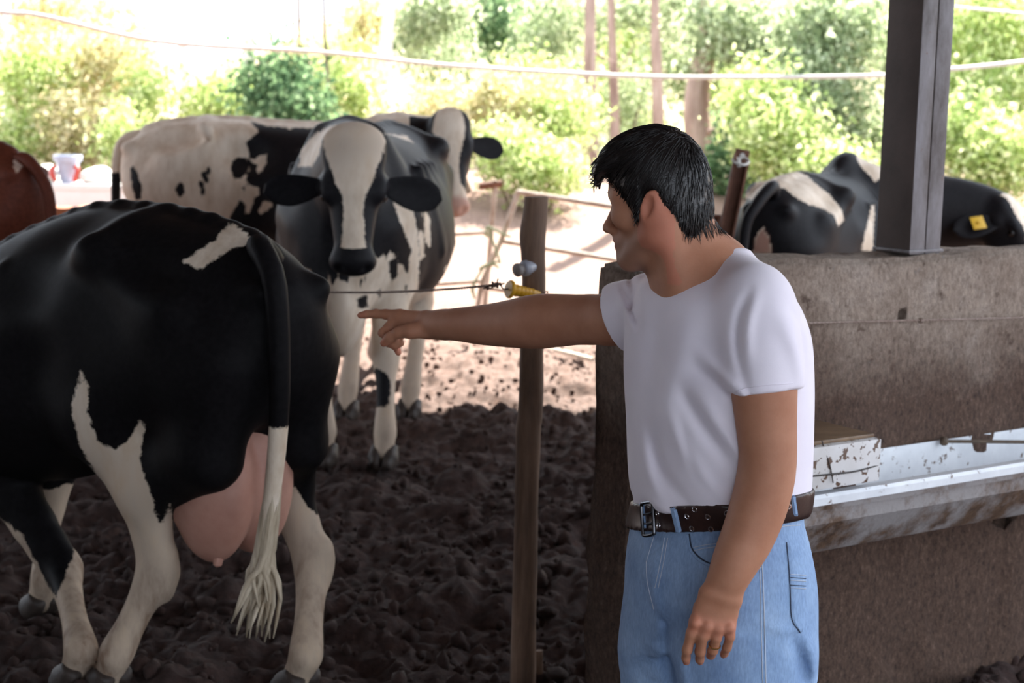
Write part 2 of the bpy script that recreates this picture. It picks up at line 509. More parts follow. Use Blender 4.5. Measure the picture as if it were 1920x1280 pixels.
za_ = nd(M_CONC, 'ShaderNodeMath', operation='MULTIPLY_ADD'); lk(M_CONC, c1_, za_.inputs[0]); za_.inputs[1].default_value = 0.25; lk(M_CONC, zsep.outputs['Z'], za_.inputs[2])
lk(M_CONC, za_.outputs[0], zr.inputs['Value'])
cc = mix(M_CONC, zr.outputs[0], cc, ramp(M_CONC, c2_, [(0.34, (0.040, 0.019, 0.012)), (0.56, (0.13, 0.072, 0.047)), (0.72, (0.24, 0.15, 0.105))]))   # darker brown towards the foot
set_color(M_CONC, cc)
bump(M_CONC, c2_, 0.9, 0.02)

bm = bmesh.new(); bmesh.ops.create_cube(bm, size=1.0)
for v in bm.verts: v.co = Vector((v.co.x * WLEN, v.co.y * WT, v.co.z * (WALL_H + 0.15)))
bmesh.ops.bevel(bm, geom=bm.edges[:], offset=0.012, segments=2, affect='EDGES')
def cut_axis(bm, ax, n):
    es = [e for e in bm.edges if abs((e.verts[0].co - e.verts[1].co).normalized()[ax]) > 0.99 and e.calc_length() > 0.1]
    bmesh.ops.subdivide_edges(bm, edges=es, cuts=n, use_grid_fill=True)
cut_axis(bm, 0, 170); cut_axis(bm, 2, 36); cut_axis(bm, 1, 4)
co = np.array([v.co[:] for v in bm.verts]); bm.normal_update(); nn = np.array([v.normal[:] for v in bm.verts])
dsp = 0.010 * fbm(co[:, 0] * 4, co[:, 1] * 4, co[:, 2] * 4, 3) + 0.004 * fbm(co[:, 0] * 22, co[:, 1] * 22, co[:, 2] * 14, 2)
top_wear = np.clip((co[:, 2] - (WALL_H + 0.15) / 2 + 0.06) / 0.06, 0, 1)
dsp = dsp + 0.010 * np.clip((0.62 - (co[:, 2] + (WALL_H - 0.15) / 2)) / 0.1, 0, 1) * fbm(co[:, 0] * 11, co[:, 1] * 11, co[:, 2] * 9, 3)
dsp = dsp - 0.016 * top_wear * np.abs(fbm(co[:, 0] * 7, co[:, 1] * 9, co[:, 2] * 2, 2))
co = co + nn * dsp[:, None]
for v, c in zip(bm.verts, co): v.co = c
me = bpy.data.meshes.new('wall'); bm.to_mesh(me); bm.free()
me.materials.append(M_CONC)
me.polygons.foreach_set('use_smooth', np.ones(len(me.polygons), bool))
wall = bpy.data.objects.new('wall_right', me); COL.objects.link(wall)
WROT = math.atan2(wd[1], wd[0])
wc = W(WLEN / 2, -WT / 2, (WALL_H - 0.15) / 2)
wall.location = wc; wall.rotation_euler = (0, 0, WROT)
tag(wall, 'rough mud-splashed concrete wall behind the feed trough', kind='structure')
# holes knocked into it
def wall_hit(u, v, q=0.0):
    o, d = ray(u, v); p0 = W(0, q, 0)
    return o + d * ((p0 - o).dot(wn) / d.dot(wn))
cut = MB()
for (u, v, rr, sc_) in ((1689, 592, 0.022, (1.0, 1.6, 0.9)), (1884, 962, 0.05, (1.1, 1.3, 0.9))):
    p = wall_hit(u, v)
    n0 = len(cut.v); cut.sphere((0, 0, 0), rr, 12, 8, sc_)
    Rz = Matrix.Rotation(WROT, 3, 'Z')
    for i in range(n0, len(cut.v)):
        q = Rz @ Vector(cut.v[i]); k = 1 + 0.25 * float(noise3(np.array(cut.v[i][0] * 60), np.array(cut.v[i][1] * 60), np.array(cut.v[i][2] * 60)))
        cut.v[i] = (p[0] + q.x * k, p[1] + q.y * k, p[2] + q.z * k)
cutter = cut.build('cutter', M_CONC)
bo = wall.modifiers.new('holes', 'BOOLEAN'); bo.operation = 'DIFFERENCE'; bo.object = cutter; bo.solver = 'EXACT'
dg = bpy.context.evaluated_depsgraph_get()
me2 = bpy.data.meshes.new_from_object(wall.evaluated_get(dg)); wall.modifiers.clear(); wall.data = me2
bpy.data.objects.remove(cutter)

# trough: a bent sheet-metal profile along the wall
M_GALV = mat('galvanised_sheet', rough=0.32, Metallic=0.0)
gv = coord(M_GALV); g1 = noise(M_GALV, gv, 7, 6, 0.65); g2 = noise(M_GALV, gv, 26, 5, 0.65)
set_color(M_GALV, mix(M_GALV, ramp(M_GALV, g2, [(0.60, (0, 0, 0)), (0.66, (1, 1, 1))]), ramp(M_GALV, g1, [(0.3, (0.62, 0.64, 0.68)), (0.7, (0.80, 0.82, 0.85))]), (0.13, 0.075, 0.05)))
bump(M_GALV, g1, 0.1, 0.004)
M_GALVM = mat('muddy_sheet', rough=0.6)
gv = coord(M_GALVM); g1 = noise(M_GALVM, gv, 6, 7, 0.7); g2 = noise(M_GALVM, gv, 40, 5, 0.7)
mudc = ramp(M_GALVM, g2, [(0.3, (0.05, 0.028, 0.018)), (0.7, (0.16, 0.095, 0.06))])
set_color(M_GALVM, mix(M_GALVM, ramp(M_GALVM, g1, [(0.40, (1, 1, 1)), (0.56, (0.12, 0.12, 0.12))]), (0.30, 0.28, 0.28), mudc))
bump(M_GALVM, g2, 0.5, 0.006)
zr_ = wall_hit(1700, 840)[2]
a0, a1 = 0.22, WLEN - 0.2
def extrude(prof, a_from, a_to, n=24, wob=0.0):
    vs_, fs_ = [], []
    m_ = len(prof)
    for i in range(n + 1):
        a = a_from + (a_to - a_from) * i / n
        dz_ = wob * float(noise3(np.array(a * 2.1), np.array(1.0), np.array(2.0)))
        vs_ += [W(a, q, z + dz_) for q, z in prof]
    for i in range(n):
        for k in range(m_):
            b0, b1 = i * m_ + k, i * m_ + (k + 1) % m_
            fs_.append((b0, b0 + m_, b1 + m_, b1))
    fs_.append(tuple(range(m_))); fs_.append(tuple(n * m_ + k for k in range(m_))[::-1])
    return vs_, fs_
tr = empty('feed_trough', W(1.5, 0.13, zr_ - 0.2), 'long pale sheet-metal feed trough fixed along the concrete wall', 'trough')
inner = [(0.004, zr_ + 0.010), (0.004, zr_ - 0.09), (0.06, zr_ - 0.11), (0.14, zr_ - 0.10), (0.235, zr_ - 0.004), (0.262, zr_ - 0.004), (0.268, zr_ - 0.012), (0.268, zr_ - 0.030),
         (0.262, zr_ - 0.030), (0.258, zr_ - 0.010), (0.236, zr_ - 0.010), (0.142, zr_ - 0.106), (0.06, zr_ - 0.116), (0.002, zr_ - 0.096), (0.002, zr_ + 0.010)]
pan = MB().add(*extrude(inner, a0, a1)).build('pan', M_GALV, tr, sharp=25)
outer = [(0.262, zr_ - 0.031), (0.258, zr_ - 0.046), (0.240, zr_ - 0.052), (0.236, zr_ - 0.088), (0.222, zr_ - 0.106), (0.178, zr_ - 0.172), (0.168, zr_ - 0.182), (0.02, zr_ - 0.20), (0.002, zr_ - 0.20), (0.002, zr_ - 0.19), (0.15, zr_ - 0.174), (0.20, zr_ - 0.106), (0.222, zr_ - 0.06), (0.240, zr_ - 0.031)]
casing = MB().add(*extrude(outer, a0, a1, 60, 0.004)).build('casing', M_GALVM, tr, sharp=25); casing['label'] = 'muddy lower casing'
rod_a = wall_hit(1770, 827, 0.02); rod_b = W((rod_a - WA).dot(wd) + 0.52, 0.25, zr_ + 0.004)
MB().tube([rod_a, rod_a * 0.5 + rod_b * 0.5 + (0, 0, -0.004), rod_b], 0.005, 8).sphere(rod_a, 0.013, 10, 6).build('tie_rod', mottled('rusty_rod', [(0.3, (0.05, 0.035, 0.025)), (0.7, (0.12, 0.08, 0.05))], 30, 0.7), tr)
# box lid laid over the near end of the trough
bx_r = wall_hit(1643, 860, 0.262); ar = (bx_r - WA).dot(wd)
M_LID = mat('splashed_white_sheet', rough=0.4)
lv = coord(M_LID); l1 = noise(M_LID, lv, 48, 3, 0.55); l2 = noise(M_LID, lv, 6, 4)
set_color(M_LID, mix(M_LID, ramp(M_LID, l1, [(0.57, (0, 0, 0)), (0.60, (1, 1, 1))]), ramp(M_LID, l2, [(0.3, (0.50, 0.47, 0.45)), (0.7, (0.66, 0.65, 0.66))]), (0.10, 0.055, 0.035)))
lid = empty('trough_cover', W(ar - 0.3, 0.13, zr_), 'mud-spattered white metal cover with brown top on the trough end', 'cover')
Rw = Matrix.Rotation(WROT, 3, 'Z')
hgt = 0.105
MB().box(W(ar - 0.23, 0.14, zr_ + 0.012 + hgt / 2), (0.46, 0.272, hgt), Rw, 0.004).build('front_sheet', M_LID, lid)
M_LIDTOP = mottled('wet_brown_board', [(0.3, (0.09, 0.05, 0.025)), (0.7, (0.20, 0.125, 0.07))], 9, 0.35, 0.3, 0.004, (1, 4, 1))
MB().box(W(ar - 0.23, 0.134, zr_ + hgt + 0.017), (0.45, 0.245, 0.010), Rw, 0.003).build('top_board', M_LIDTOP, lid)
wp = [wall_hit(1541, 826, 0.270), wall_hit(1548, 850, 0.274), wall_hit(1556, 872, 0.278), wall_hit(1562, 905, 0.282)]
MB().tube(spline(wp, 10), 0.0016, 6).tube(spline([wall_hit(1490, 896, 0.275), wall_hit(1545, 890, 0.279), wall_hit(1600, 884, 0.279), wall_hit(1646, 872, 0.274)], 12), 0.0022, 6).build('binding_wire', mat('dark_wire', (0.03, 0.022, 0.018), 0.6), lid)
# twisted wire stretched along the wall
M_WIRE = mottled('rusty_wire', [(0.3, (0.16, 0.10, 0.075)), (0.7, (0.33, 0.25, 0.21))], 60, 0.6, 0.3, 0.001)
wl, wr_ = wall_hit(1440, 607, 0.02), wall_hit(2050, 592, 0.02)
def twisted(bld, pts, r, turns, rw):
    for ph in (0, math.pi):
        q = []
        n = len(pts)
        for i, p in enumerate(pts):
            a = ph + turns * 2 * math.pi * i / (n - 1)
            q.append(np.asarray(p) + rw * np.array([0.3 * math.cos(a), math.cos(a), math.sin(a)]))
        bld.tube(q, r, 6)
    return bld
tw = twisted(MB(), [wl + (wr_ - wl) * t for t in np.linspace(0, 1, 180)], 0.0019, 45, 0.0016)
kn_ = wall_hit(1725, 601, 0.02)
wire_w = tw.build('wall_wire', M_WIRE); tag(wire_w, 'twisted rusty wire stretched across the face of the concrete wall', 'wire')
MB().torus(kn_, wd, 0.005, 0.0028, 12, 6).torus(kn_ + wd * 0.006, wd, 0.005, 0.0028, 12, 6).build('wire_knot', M_WIRE, wire_w)

# ------------------------------------------------------------------ steel post on the wall
M_STEEL = mat('old_grey_paint', rough=0.45)
sv = coord(M_STEEL, (1, 1, 0.35)); s1 = noise(M_STEEL, sv, 7, 7, 0.7); s2 = noise(M_STEEL, coord(M_STEEL), 45, 4, 0.7)
scol = ramp(M_STEEL, s1, [(0.34, (0.060, 0.044, 0.038)), (0.50, (0.17, 0.155, 0.16)), (0.75, (0.29, 0.28, 0.305))])
scol = mix(M_STEEL, ramp(M_STEEL, s2, [(0.68, (0, 0, 0)), (0.74, (0.9, 0.9, 0.9))]), scol, (0.14, 0.045, 0.02))
set_color(M_STEEL, scol); bump(M_STEEL, s2, 0.15, 0.003)
M_SHADE_FACE = mottled('shaded_steel_face', [(0.3, (0.035, 0.024, 0.020)), (0.7, (0.075, 0.052, 0.044))], 6, 0.6, 0.15)
pc = wall_hit(1706, 468, -0.03); pa = (pc - WA).dot(wd)
post = empty('steel_post', W(pa + 0.06, -0.09, WALL_H), 'grey-brown steel post of two joined channels standing on the wall', 'post')
ph_ = ROOF_Z - 0.05 - WALL_H
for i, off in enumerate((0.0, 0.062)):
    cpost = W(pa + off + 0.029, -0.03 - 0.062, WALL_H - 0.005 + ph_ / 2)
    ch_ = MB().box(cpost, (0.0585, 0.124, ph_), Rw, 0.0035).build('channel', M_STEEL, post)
    ch_.data.materials.append(M_SHADE_FACE)
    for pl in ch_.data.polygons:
        if pl.normal.dot(Vector(-wd)) > 0.7: pl.material_index = 1  # shade of the left faces put into their colour
MB().box(W(pa + 0.06, -0.092, WALL_H + 0.004), (0.135, 0.135, 0.008), Rw, 0.002).build('base_plate', M_STEEL, post)

# ------------------------------------------------------------------ round wooden gate post with electric fence
M_WOOD = mat('weathered_round_wood', rough=0.75)
wv = coord(M_WOOD, (1, 1, 0.12)); w1 = noise(M_WOOD, wv, 22, 7, 0.7, 0.3); w2 = noise(M_WOOD, coord(M_WOOD), 3.5, 5)
wcol = ramp(M_WOOD, w1, [(0.3, (0.070, 0.038, 0.025)), (0.55, (0.17, 0.10, 0.064)), (0.75, (0.27, 0.175, 0.12))])
set_color(M_WOOD, mix(M_WOOD, 0.6, wcol, ramp(M_WOOD, w2, [(0.3, (0.5, 0.45, 0.42)), (0.7, (1.2, 1.15, 1.1))]), 'MULTIPLY'))
bump(M_WOOD, w1, 0.5, 0.005)
YP = 4.45
prof_px = [(1006, 369, 22), (1004, 400, 23), (999, 440, 24.5), (1000, 480, 23), (1001, 540, 22.5), (997, 650, 22.5), (995, 760, 23.5), (991, 800, 24.5), (990, 840, 24), (988, 900, 23), (986, 1000, 22.5), (983, 1120, 23), (981, 1240, 24), (980, 1330, 25)]
pp = [(*P(u, v, YP), r * YP / FPX) for u, v, r in prof_px]
pz = spline(pp, 60)
n_ = 26; vs_, fs_ = [], []
for i, (x, y, z, r) in enumerate(pz):
    for k in range(n_):
        a = 2 * math.pi * k / n_
        rr = r * (1 + 0.05 * float(noise3(np.array(math.cos(a) * 1.2 + 5), np.array(math.sin(a) * 1.2 + 3), np.array(z * 6))) + 0.02 * float(noise3(np.array(math.cos(a) * 5), np.array(math.sin(a) * 5), np.array(z * 14))))
        vs_.append((x + rr * math.cos(a), y + rr * math.sin(a), z))
for i in range(len(pz) - 1):
    for k in range(n_):
        a, b = i * n_ + k, i * n_ + (k + 1) % n_
        fs_.append((b, a, a + n_, b + n_))
fs_.append(tuple(range(n_))[::-1]); fs_.append(tuple((len(pz) - 1) * n_ + k for k in range(n_)))
gp = MB().add(vs_, [f_[::-1] for f_ in fs_]).build('gate_post', M_WOOD); tag(gp, 'round weathered wooden post beside the pointing arm', 'post')
# porcelain knob on the post
M_PORC = mat('grey_porcelain', (0.34, 0.35, 0.40), 0.3)
M_PORCD = mottled('dirty_porcelain', [(0.3, (0.16, 0.13, 0.12)), (0.7, (0.30, 0.27, 0.26))], 30, 0.5)
kb = P(993, 501, YP - 0.030); ka = np.array([-0.75, -0.62, -0.12]); ka /= np.linalg.norm(ka)
ins_ = empty('insulator_knob', kb, 'grey round insulator knob fixed to the wooden post', 'insulator')
MB().lathe([(-0.014, 0.015), (0.006, 0.019), (0.010, 0.0225), (0.020, 0.0225), (0.024, 0.020), (0.026, 0.016)], kb, ka).build('collar', M_PORC, ins_)
MB().lathe([(0.022, 0.014), (0.034, 0.0145), (0.036, 0.018), (0.040, 0.019), (0.046, 0.019), (0.049, 0.017), (0.050, 0.010), (0.0505, 0.001)], kb, ka).build('cap', M_PORCD, ins_)
# yellow spring gate handle
M_YEL = mottled('yellow_plastic', [(0.3, (0.55, 0.26, 0.012)), (0.65, (0.72, 0.37, 0.02))], 14, 0.42, 0.1)
hA, hB = P(953, 541.5, YP - 0.10), P(1013, 553, YP - 0.05); ha_ = (hB - hA) / np.linalg.norm(hB - hA); hl = np.linalg.norm(hB - hA)
hnd = empty('fence_connector', hA, 'yellow plastic electric fence gate grip hooked on the wooden post', 'fence grip')
pr = [(0, 0.008), (0.0, 0.022), (0.004, 0.0255), (0.009, 0.0250), (0.012, 0.019), (0.017, 0.0155)]
for i in range(5):
    t = 0.021 + i * 0.0125; pr += [(t, 0.0158 - i * 0.0007), (t + 0.004, 0.0172 - i * 0.0008), (t + 0.0085, 0.0166 - i * 0.0008), (t + 0.0105, 0.0150 - i * 0.0007)]
pr = [q for q in pr if q[0] < hl - 0.004] + [(hl - 0.003, 0.0105), (hl, 0.006), (hl + 0.001, 0.001)]
MB().lathe(pr, hA, ha_, 24).build('grip', M_YEL, hnd)
hk_ = [hB, hB + ha_ * 0.012 + (0, 0, 0.0), P(1020, 549, YP - 0.055), P(1027, 546, YP - 0.045), P(1025, 553, YP - 0.02)]
MB().tube(spline(hk_, 14), 0.0019, 6).build('hook', M_WIRE, hnd)
# the live wire, from behind the black cow to the handle
we, w0 = P(937, 533, YP - 0.10), P(560, 545, 4.95)
strand = twisted(MB(), [w0 + (we - w0) * t - np.array([0, 0, 0.012 * 4 * t * (1 - t)]) for t in np.linspace(0, 1, 160)], 0.0023, 40, 0.0019)
fw = strand.build('fence_wire', M_WIRE); tag(fw, 'twisted rusty fence wire running from the black cow to the handle', 'wire')
kk = MB()
rr = np.random.default_rng(9)
base = P(916, 536, YP - 0.10)
for i in range(9):
    c = base + (we - base) * (i / 8) + rr.normal(0, 0.0025, 3); kk.torus(c, we - base + rr.normal(0, 0.012, 3), 0.0042 + 0.0015 * rr.random(), 0.0024, 10, 5)
kk.tube(spline([we, P(941, 538, YP - 0.10), P(945, 542, YP - 0.10), hA], 10), 0.002, 6)
kk.tube([we, P(946, 531, YP - 0.105)], 0.0022, 5).tube([P(932, 528, YP - 0.1), P(934, 522, YP - 0.1)], 0.002, 5).tube([base, P(906, 541, YP - 0.1), P(914, 540, YP - 0.11)], 0.002, 5)
kk.build('wire_knot', mottled('rust_dark', [(0.3, (0.055, 0.026, 0.018)), (0.7, (0.13, 0.075, 0.055))], 50, 0.7), fw)
# peg at the foot of the post
pg = MB().tube([P(1012, 1300, 4.52), P(1011, 1219, 4.52)], [0.010, 0.0105], 9).build('wooden_peg', M_WOOD); tag(pg, 'short thin wooden peg at the foot of the round post', 'peg')
# ------------------------------------------------------------------ cows
def coat(name, spec=0.14, dark=(0.008, 0.0075, 0.009), light=((0.80, 0.69, 0.57), (0.58, 0.45, 0.33)), rough=0.55):
    m = mat(name, rough=rough)
    v = coord(m)
    pat = nd(m, 'ShaderNodeAttribute', attribute_name='pat').outputs['Fac']
    dirt = nd(m, 'ShaderNodeAttribute', attribute_name='dirt').outputs['Fac']
    skin = nd(m, 'ShaderNodeAttribute', attribute_name='skin').outputs['Fac']
    n1 = noise(m, v, 38, 4, 0.7)
    s = nd(m, 'ShaderNodeMath', operation='MULTIPLY_ADD'); lk(m, n1, s.inputs[0]); s.inputs[1].default_value = 0.03; s.inputs[2].default_value = -0.015
    a = nd(m, 'ShaderNodeMath', operation='ADD'); lk(m, s.outputs[0], a.inputs[0]); lk(m, pat, a.inputs[1])
    mr = nd(m, 'ShaderNodeMapRange'); mr.inputs['From Min'].default_value = -0.003; mr.inputs['From Max'].default_value = 0.003
    lk(m, a.outputs[0], mr.inputs['Value'])
    n2 = noise(m, coord(m, (1, 1, 0.35)), 14, 6, 0.65)
    lightc = ramp(m, n2, [(0.3, light[1]), (0.62, light[0])])
    n3 = noise(m, v, 60, 3, 0.6)
    dm = nd(m, 'ShaderNodeMath', operation='MULTIPLY'); lk(m, dirt, dm.inputs[0])
    lk(m, nd(m, 'ShaderNodeMapRange').outputs[0], dm.inputs[1])
    mrd = [n for n in m.node_tree.nodes if n.type == 'MAP_RANGE'][-1]
    mrd.inputs['From Min'].default_value = 0.25; mrd.inputs['From Max'].default_value = 0.65; lk(m, n2, mrd.inputs['Value'])
    lightc = mix(m, dm.outputs[0], lightc, (0.21, 0.13, 0.085))
    darkc = ramp(m, n3, [(0.3, dark), (0.8, tuple(c * 1.9 for c in dark))])
    c = mix(m, mr.outputs[0], lightc, darkc)
    c = mix(m, skin, c, (0.50, 0.27, 0.21))
    set_color(m, c)
    bump(m, noise(m, coord(m, (1, 1, 0.3)), 130, 3, 0.6), 0.10, 0.004)
    b = bsdf(m); b.inputs['Specular IOR Level'].default_value = spec
    return m

M_EYE = mat('cow_eye', (0.006, 0.004, 0.004), 0.08)
M_HOOF = mottled('hoof', [(0.3, (0.018, 0.012, 0.010)), (0.7, (0.06, 0.042, 0.034))], 25, 0.6, 0.4, 0.004)
M_UDDER = mottled('udder_skin', [(0.3, (0.42, 0.20, 0.15)), (0.7, (0.55, 0.30, 0.23))], 9, 0.5, 0.25, 0.004)
M_NOSE_DARK = mat('nose_dark', (0.012, 0.010, 0.011), 0.3)

def poly_sd(q, poly):
    """signed distance (positive inside) of points q to a polygon"""
    d = np.full(len(q), 1e9); ins = np.zeros(len(q), bool)
    n = len(poly)
    for i in range(n):
        a, b = poly[i], poly[(i + 1) % n]
        ab = b - a; t = np.clip(((q - a) @ ab) / (ab @ ab + 1e-12), 0, 1)
        d = np.minimum(d, np.linalg.norm(q - a - t[:, None] * ab, axis=1))
        c = ((a[1] > q[:, 1]) != (b[1] > q[:, 1])) & (q[:, 0] < (b[0] - a[0]) * (q[:, 1] - a[1]) / (b[1] - a[1] + 1e-12) + a[0])
        ins ^= c
    return np.where(ins, d, -d)

class Coat:
    """marks patches on a cow's own surface; outlines are traced, put onto the hide and kept there in the cow's own space"""
    def __init__(s, verts, faces, M):
        s.v = verts; s.M = np.array(M); s.Mi = np.linalg.inv(s.M); s.sc = np.linalg.norm(s.M[:3, 0])
        s.bvh = BVHTree.FromPolygons([tuple(p) for p in verts.tolist()], [tuple(f) for f in faces.tolist()])
        s.pat = np.full(len(verts), -0.3); s.dirt = np.zeros(len(verts)); s.skin = np.zeros(len(verts))
    def sd(s, pix, thick=0.35, streak=0.0, anchor=None):
        ds, hits = [], []
        for u, v in pix:
            o, d = ray(u, v)
            o = s.Mi[:3, :3] @ o + s.Mi[:3, 3]; d = s.Mi[:3, :3] @ d; d /= np.linalg.norm(d)
            h = s.bvh.ray_cast(Vector(o), Vector(d))
            ds.append(d); hits.append(h[3] if h[0] is not None else None)
        ok = [h for h in hits if h is not None]
        if not ok: return np.full(len(s.v), -1.0)
        mid = float(np.median(ok)) if anchor is None else anchor
        w = np.mean(ds, axis=0); w /= np.linalg.norm(w)
        eye = o
        pts = np.array([eye + d * mid for d in ds])
        a = np.cross(w, [0, 0, 1.0]); a /= np.linalg.norm(a); b = np.cross(a, w)
        rel = s.v - eye; dep = rel @ w; q = rel / dep[:, None] * mid
        q2 = np.stack([q @ a, q @ b], 1); p2 = np.stack([(pts - eye) @ a / ((pts - eye) @ w) * mid, (pts - eye) @ b / ((pts - eye) @ w) * mid], 1)
        r = poly_sd(q2, p2)
        r = np.minimum(r, thick - np.abs(dep - mid))
        if streak:
            r = r + streak * (fbm(s.v[:, 0] * 28, s.v[:, 1] * 28, s.v[:, 2] * 7, 3))
        return r
    def black(s, pix, **k): s.pat = np.maximum(s.pat, s.sd(pix, **k))
    def white(s, pix, **k): s.pat = np.minimum(s.pat, -s.sd(pix, **k))
    def blobs(s, scale, thr, amp=0.25, seed=0):
        s.pat = amp * (fbm(s.v[:, 0] * scale + seed, s.v[:, 1] * scale, s.v[:, 2] * scale, 2) - thr)
    def store(s, ob):
        for nme in ('pat', 'dirt', 'skin'):
            at = ob.data.attributes.new(nme, 'FLOAT', 'POINT')
            at.data.foreach_set('value', np.asarray(getattr(s, nme), np.float32))

TRUNK = [  # x, top, bottom, half width, upper roundness
    (-0.885, 1.16, 1.04, 0.05, 2.0), (-0.86, 1.23, 0.95, 0.12, 2.0), (-0.78, 1.30, 0.86, 0.19, 2.0), (-0.66, 1.350, 0.80, 0.235, 2.0),
    (-0.50, 1.370, 0.76, 0.26, 2.1), (-0.32, 1.380, 0.74, 0.29, 2.3), (-0.12, 1.372, 0.66, 0.325, 1.9), (0.10, 1.365, 0.59, 0.37, 1.85),
    (0.30, 1.365, 0.57, 0.365, 1.85), (0.48, 1.385, 0.585, 0.315, 1.75), (0.62, 1.40, 0.62, 0.26, 1.65), (0.74, 1.33, 0.66, 0.21, 1.8),
    (0.83, 1.20, 0.74, 0.15, 2.0), (0.88, 1.05, 0.86, 0.05, 2.0)]

def unit(v): v = np.asarray(v, float); return v / (np.linalg.norm(v) + 1e-12)

def ear_mesh(L=0.21, W=0.062, th=0.007, cup=0.35, n=14, m=14):
    """ear along +x, its hollow side facing +z"""
    b = MB(); vs_, fs_ = [], []
    for i in range(n + 1):
        t = i / n
        w = W * (0.42 + 0.58 * math.sin(min(1, t / 0.62) * math.pi / 2)) * (1.0 if t < 0.55 else math.sqrt(max(0.0, 1 - ((t - 0.55) / 0.45)**2)) * 0.98 + 0.02)
        for k in range(m):
            a = 2 * math.pi * k / m
            y = w * math.cos(a); z = th * math.sin(a) + cup * (y * y / W) * (1 - 0.6 * t) - 0.02 * math.sin(t * math.pi * 0.6)
            vs_.append((L * t, y, z))
    for i in range(n):
        for k in range(m):
            a, c = i * m + k, i * m + (k + 1) % m
            fs_.append((a, c, c + m, a + m))
    fs_.append(tuple(range(m))); fs_.append(tuple(n * m + k for k in range(m)))
    return b.add(vs_, fs_)

_hoof = None
def hoof_mesh():
    global _hoof
    if _hoof is None:
        f = Field((-0.12, -0.085, -0.01), (0.12, 0.085, 0.15), 0.0065)
        for s_ in (-1, 1):
            f.echain([(-0.028, s_ * 0.029, 0.075, 0.036, 0.028), (0.01, s_ * 0.031, 0.035, 0.05, 0.032), (0.062, s_ * 0.024, 0.012, 0.034, 0.020)], (0, 0, 1), 0.006)
            f.cone((-0.062, s_ * 0.030, 0.10), (-0.078, s_ * 0.032, 0.085), 0.016, 0.009, 0.008)
        f.half((0, 0, 0), (0, 0, -1), 0.003)
        f.half((0, 0, 0.098), (-0.35, 0, 1), 0.004)
        v, q = f.surface(1)
        o = new_mesh_obj('hoof', v, q, M_HOOF); _hoof = o.data
        bpy.data.objects.remove(o)
    return _hoof

def local(o): o.matrix_parent_inverse.identity(); return o

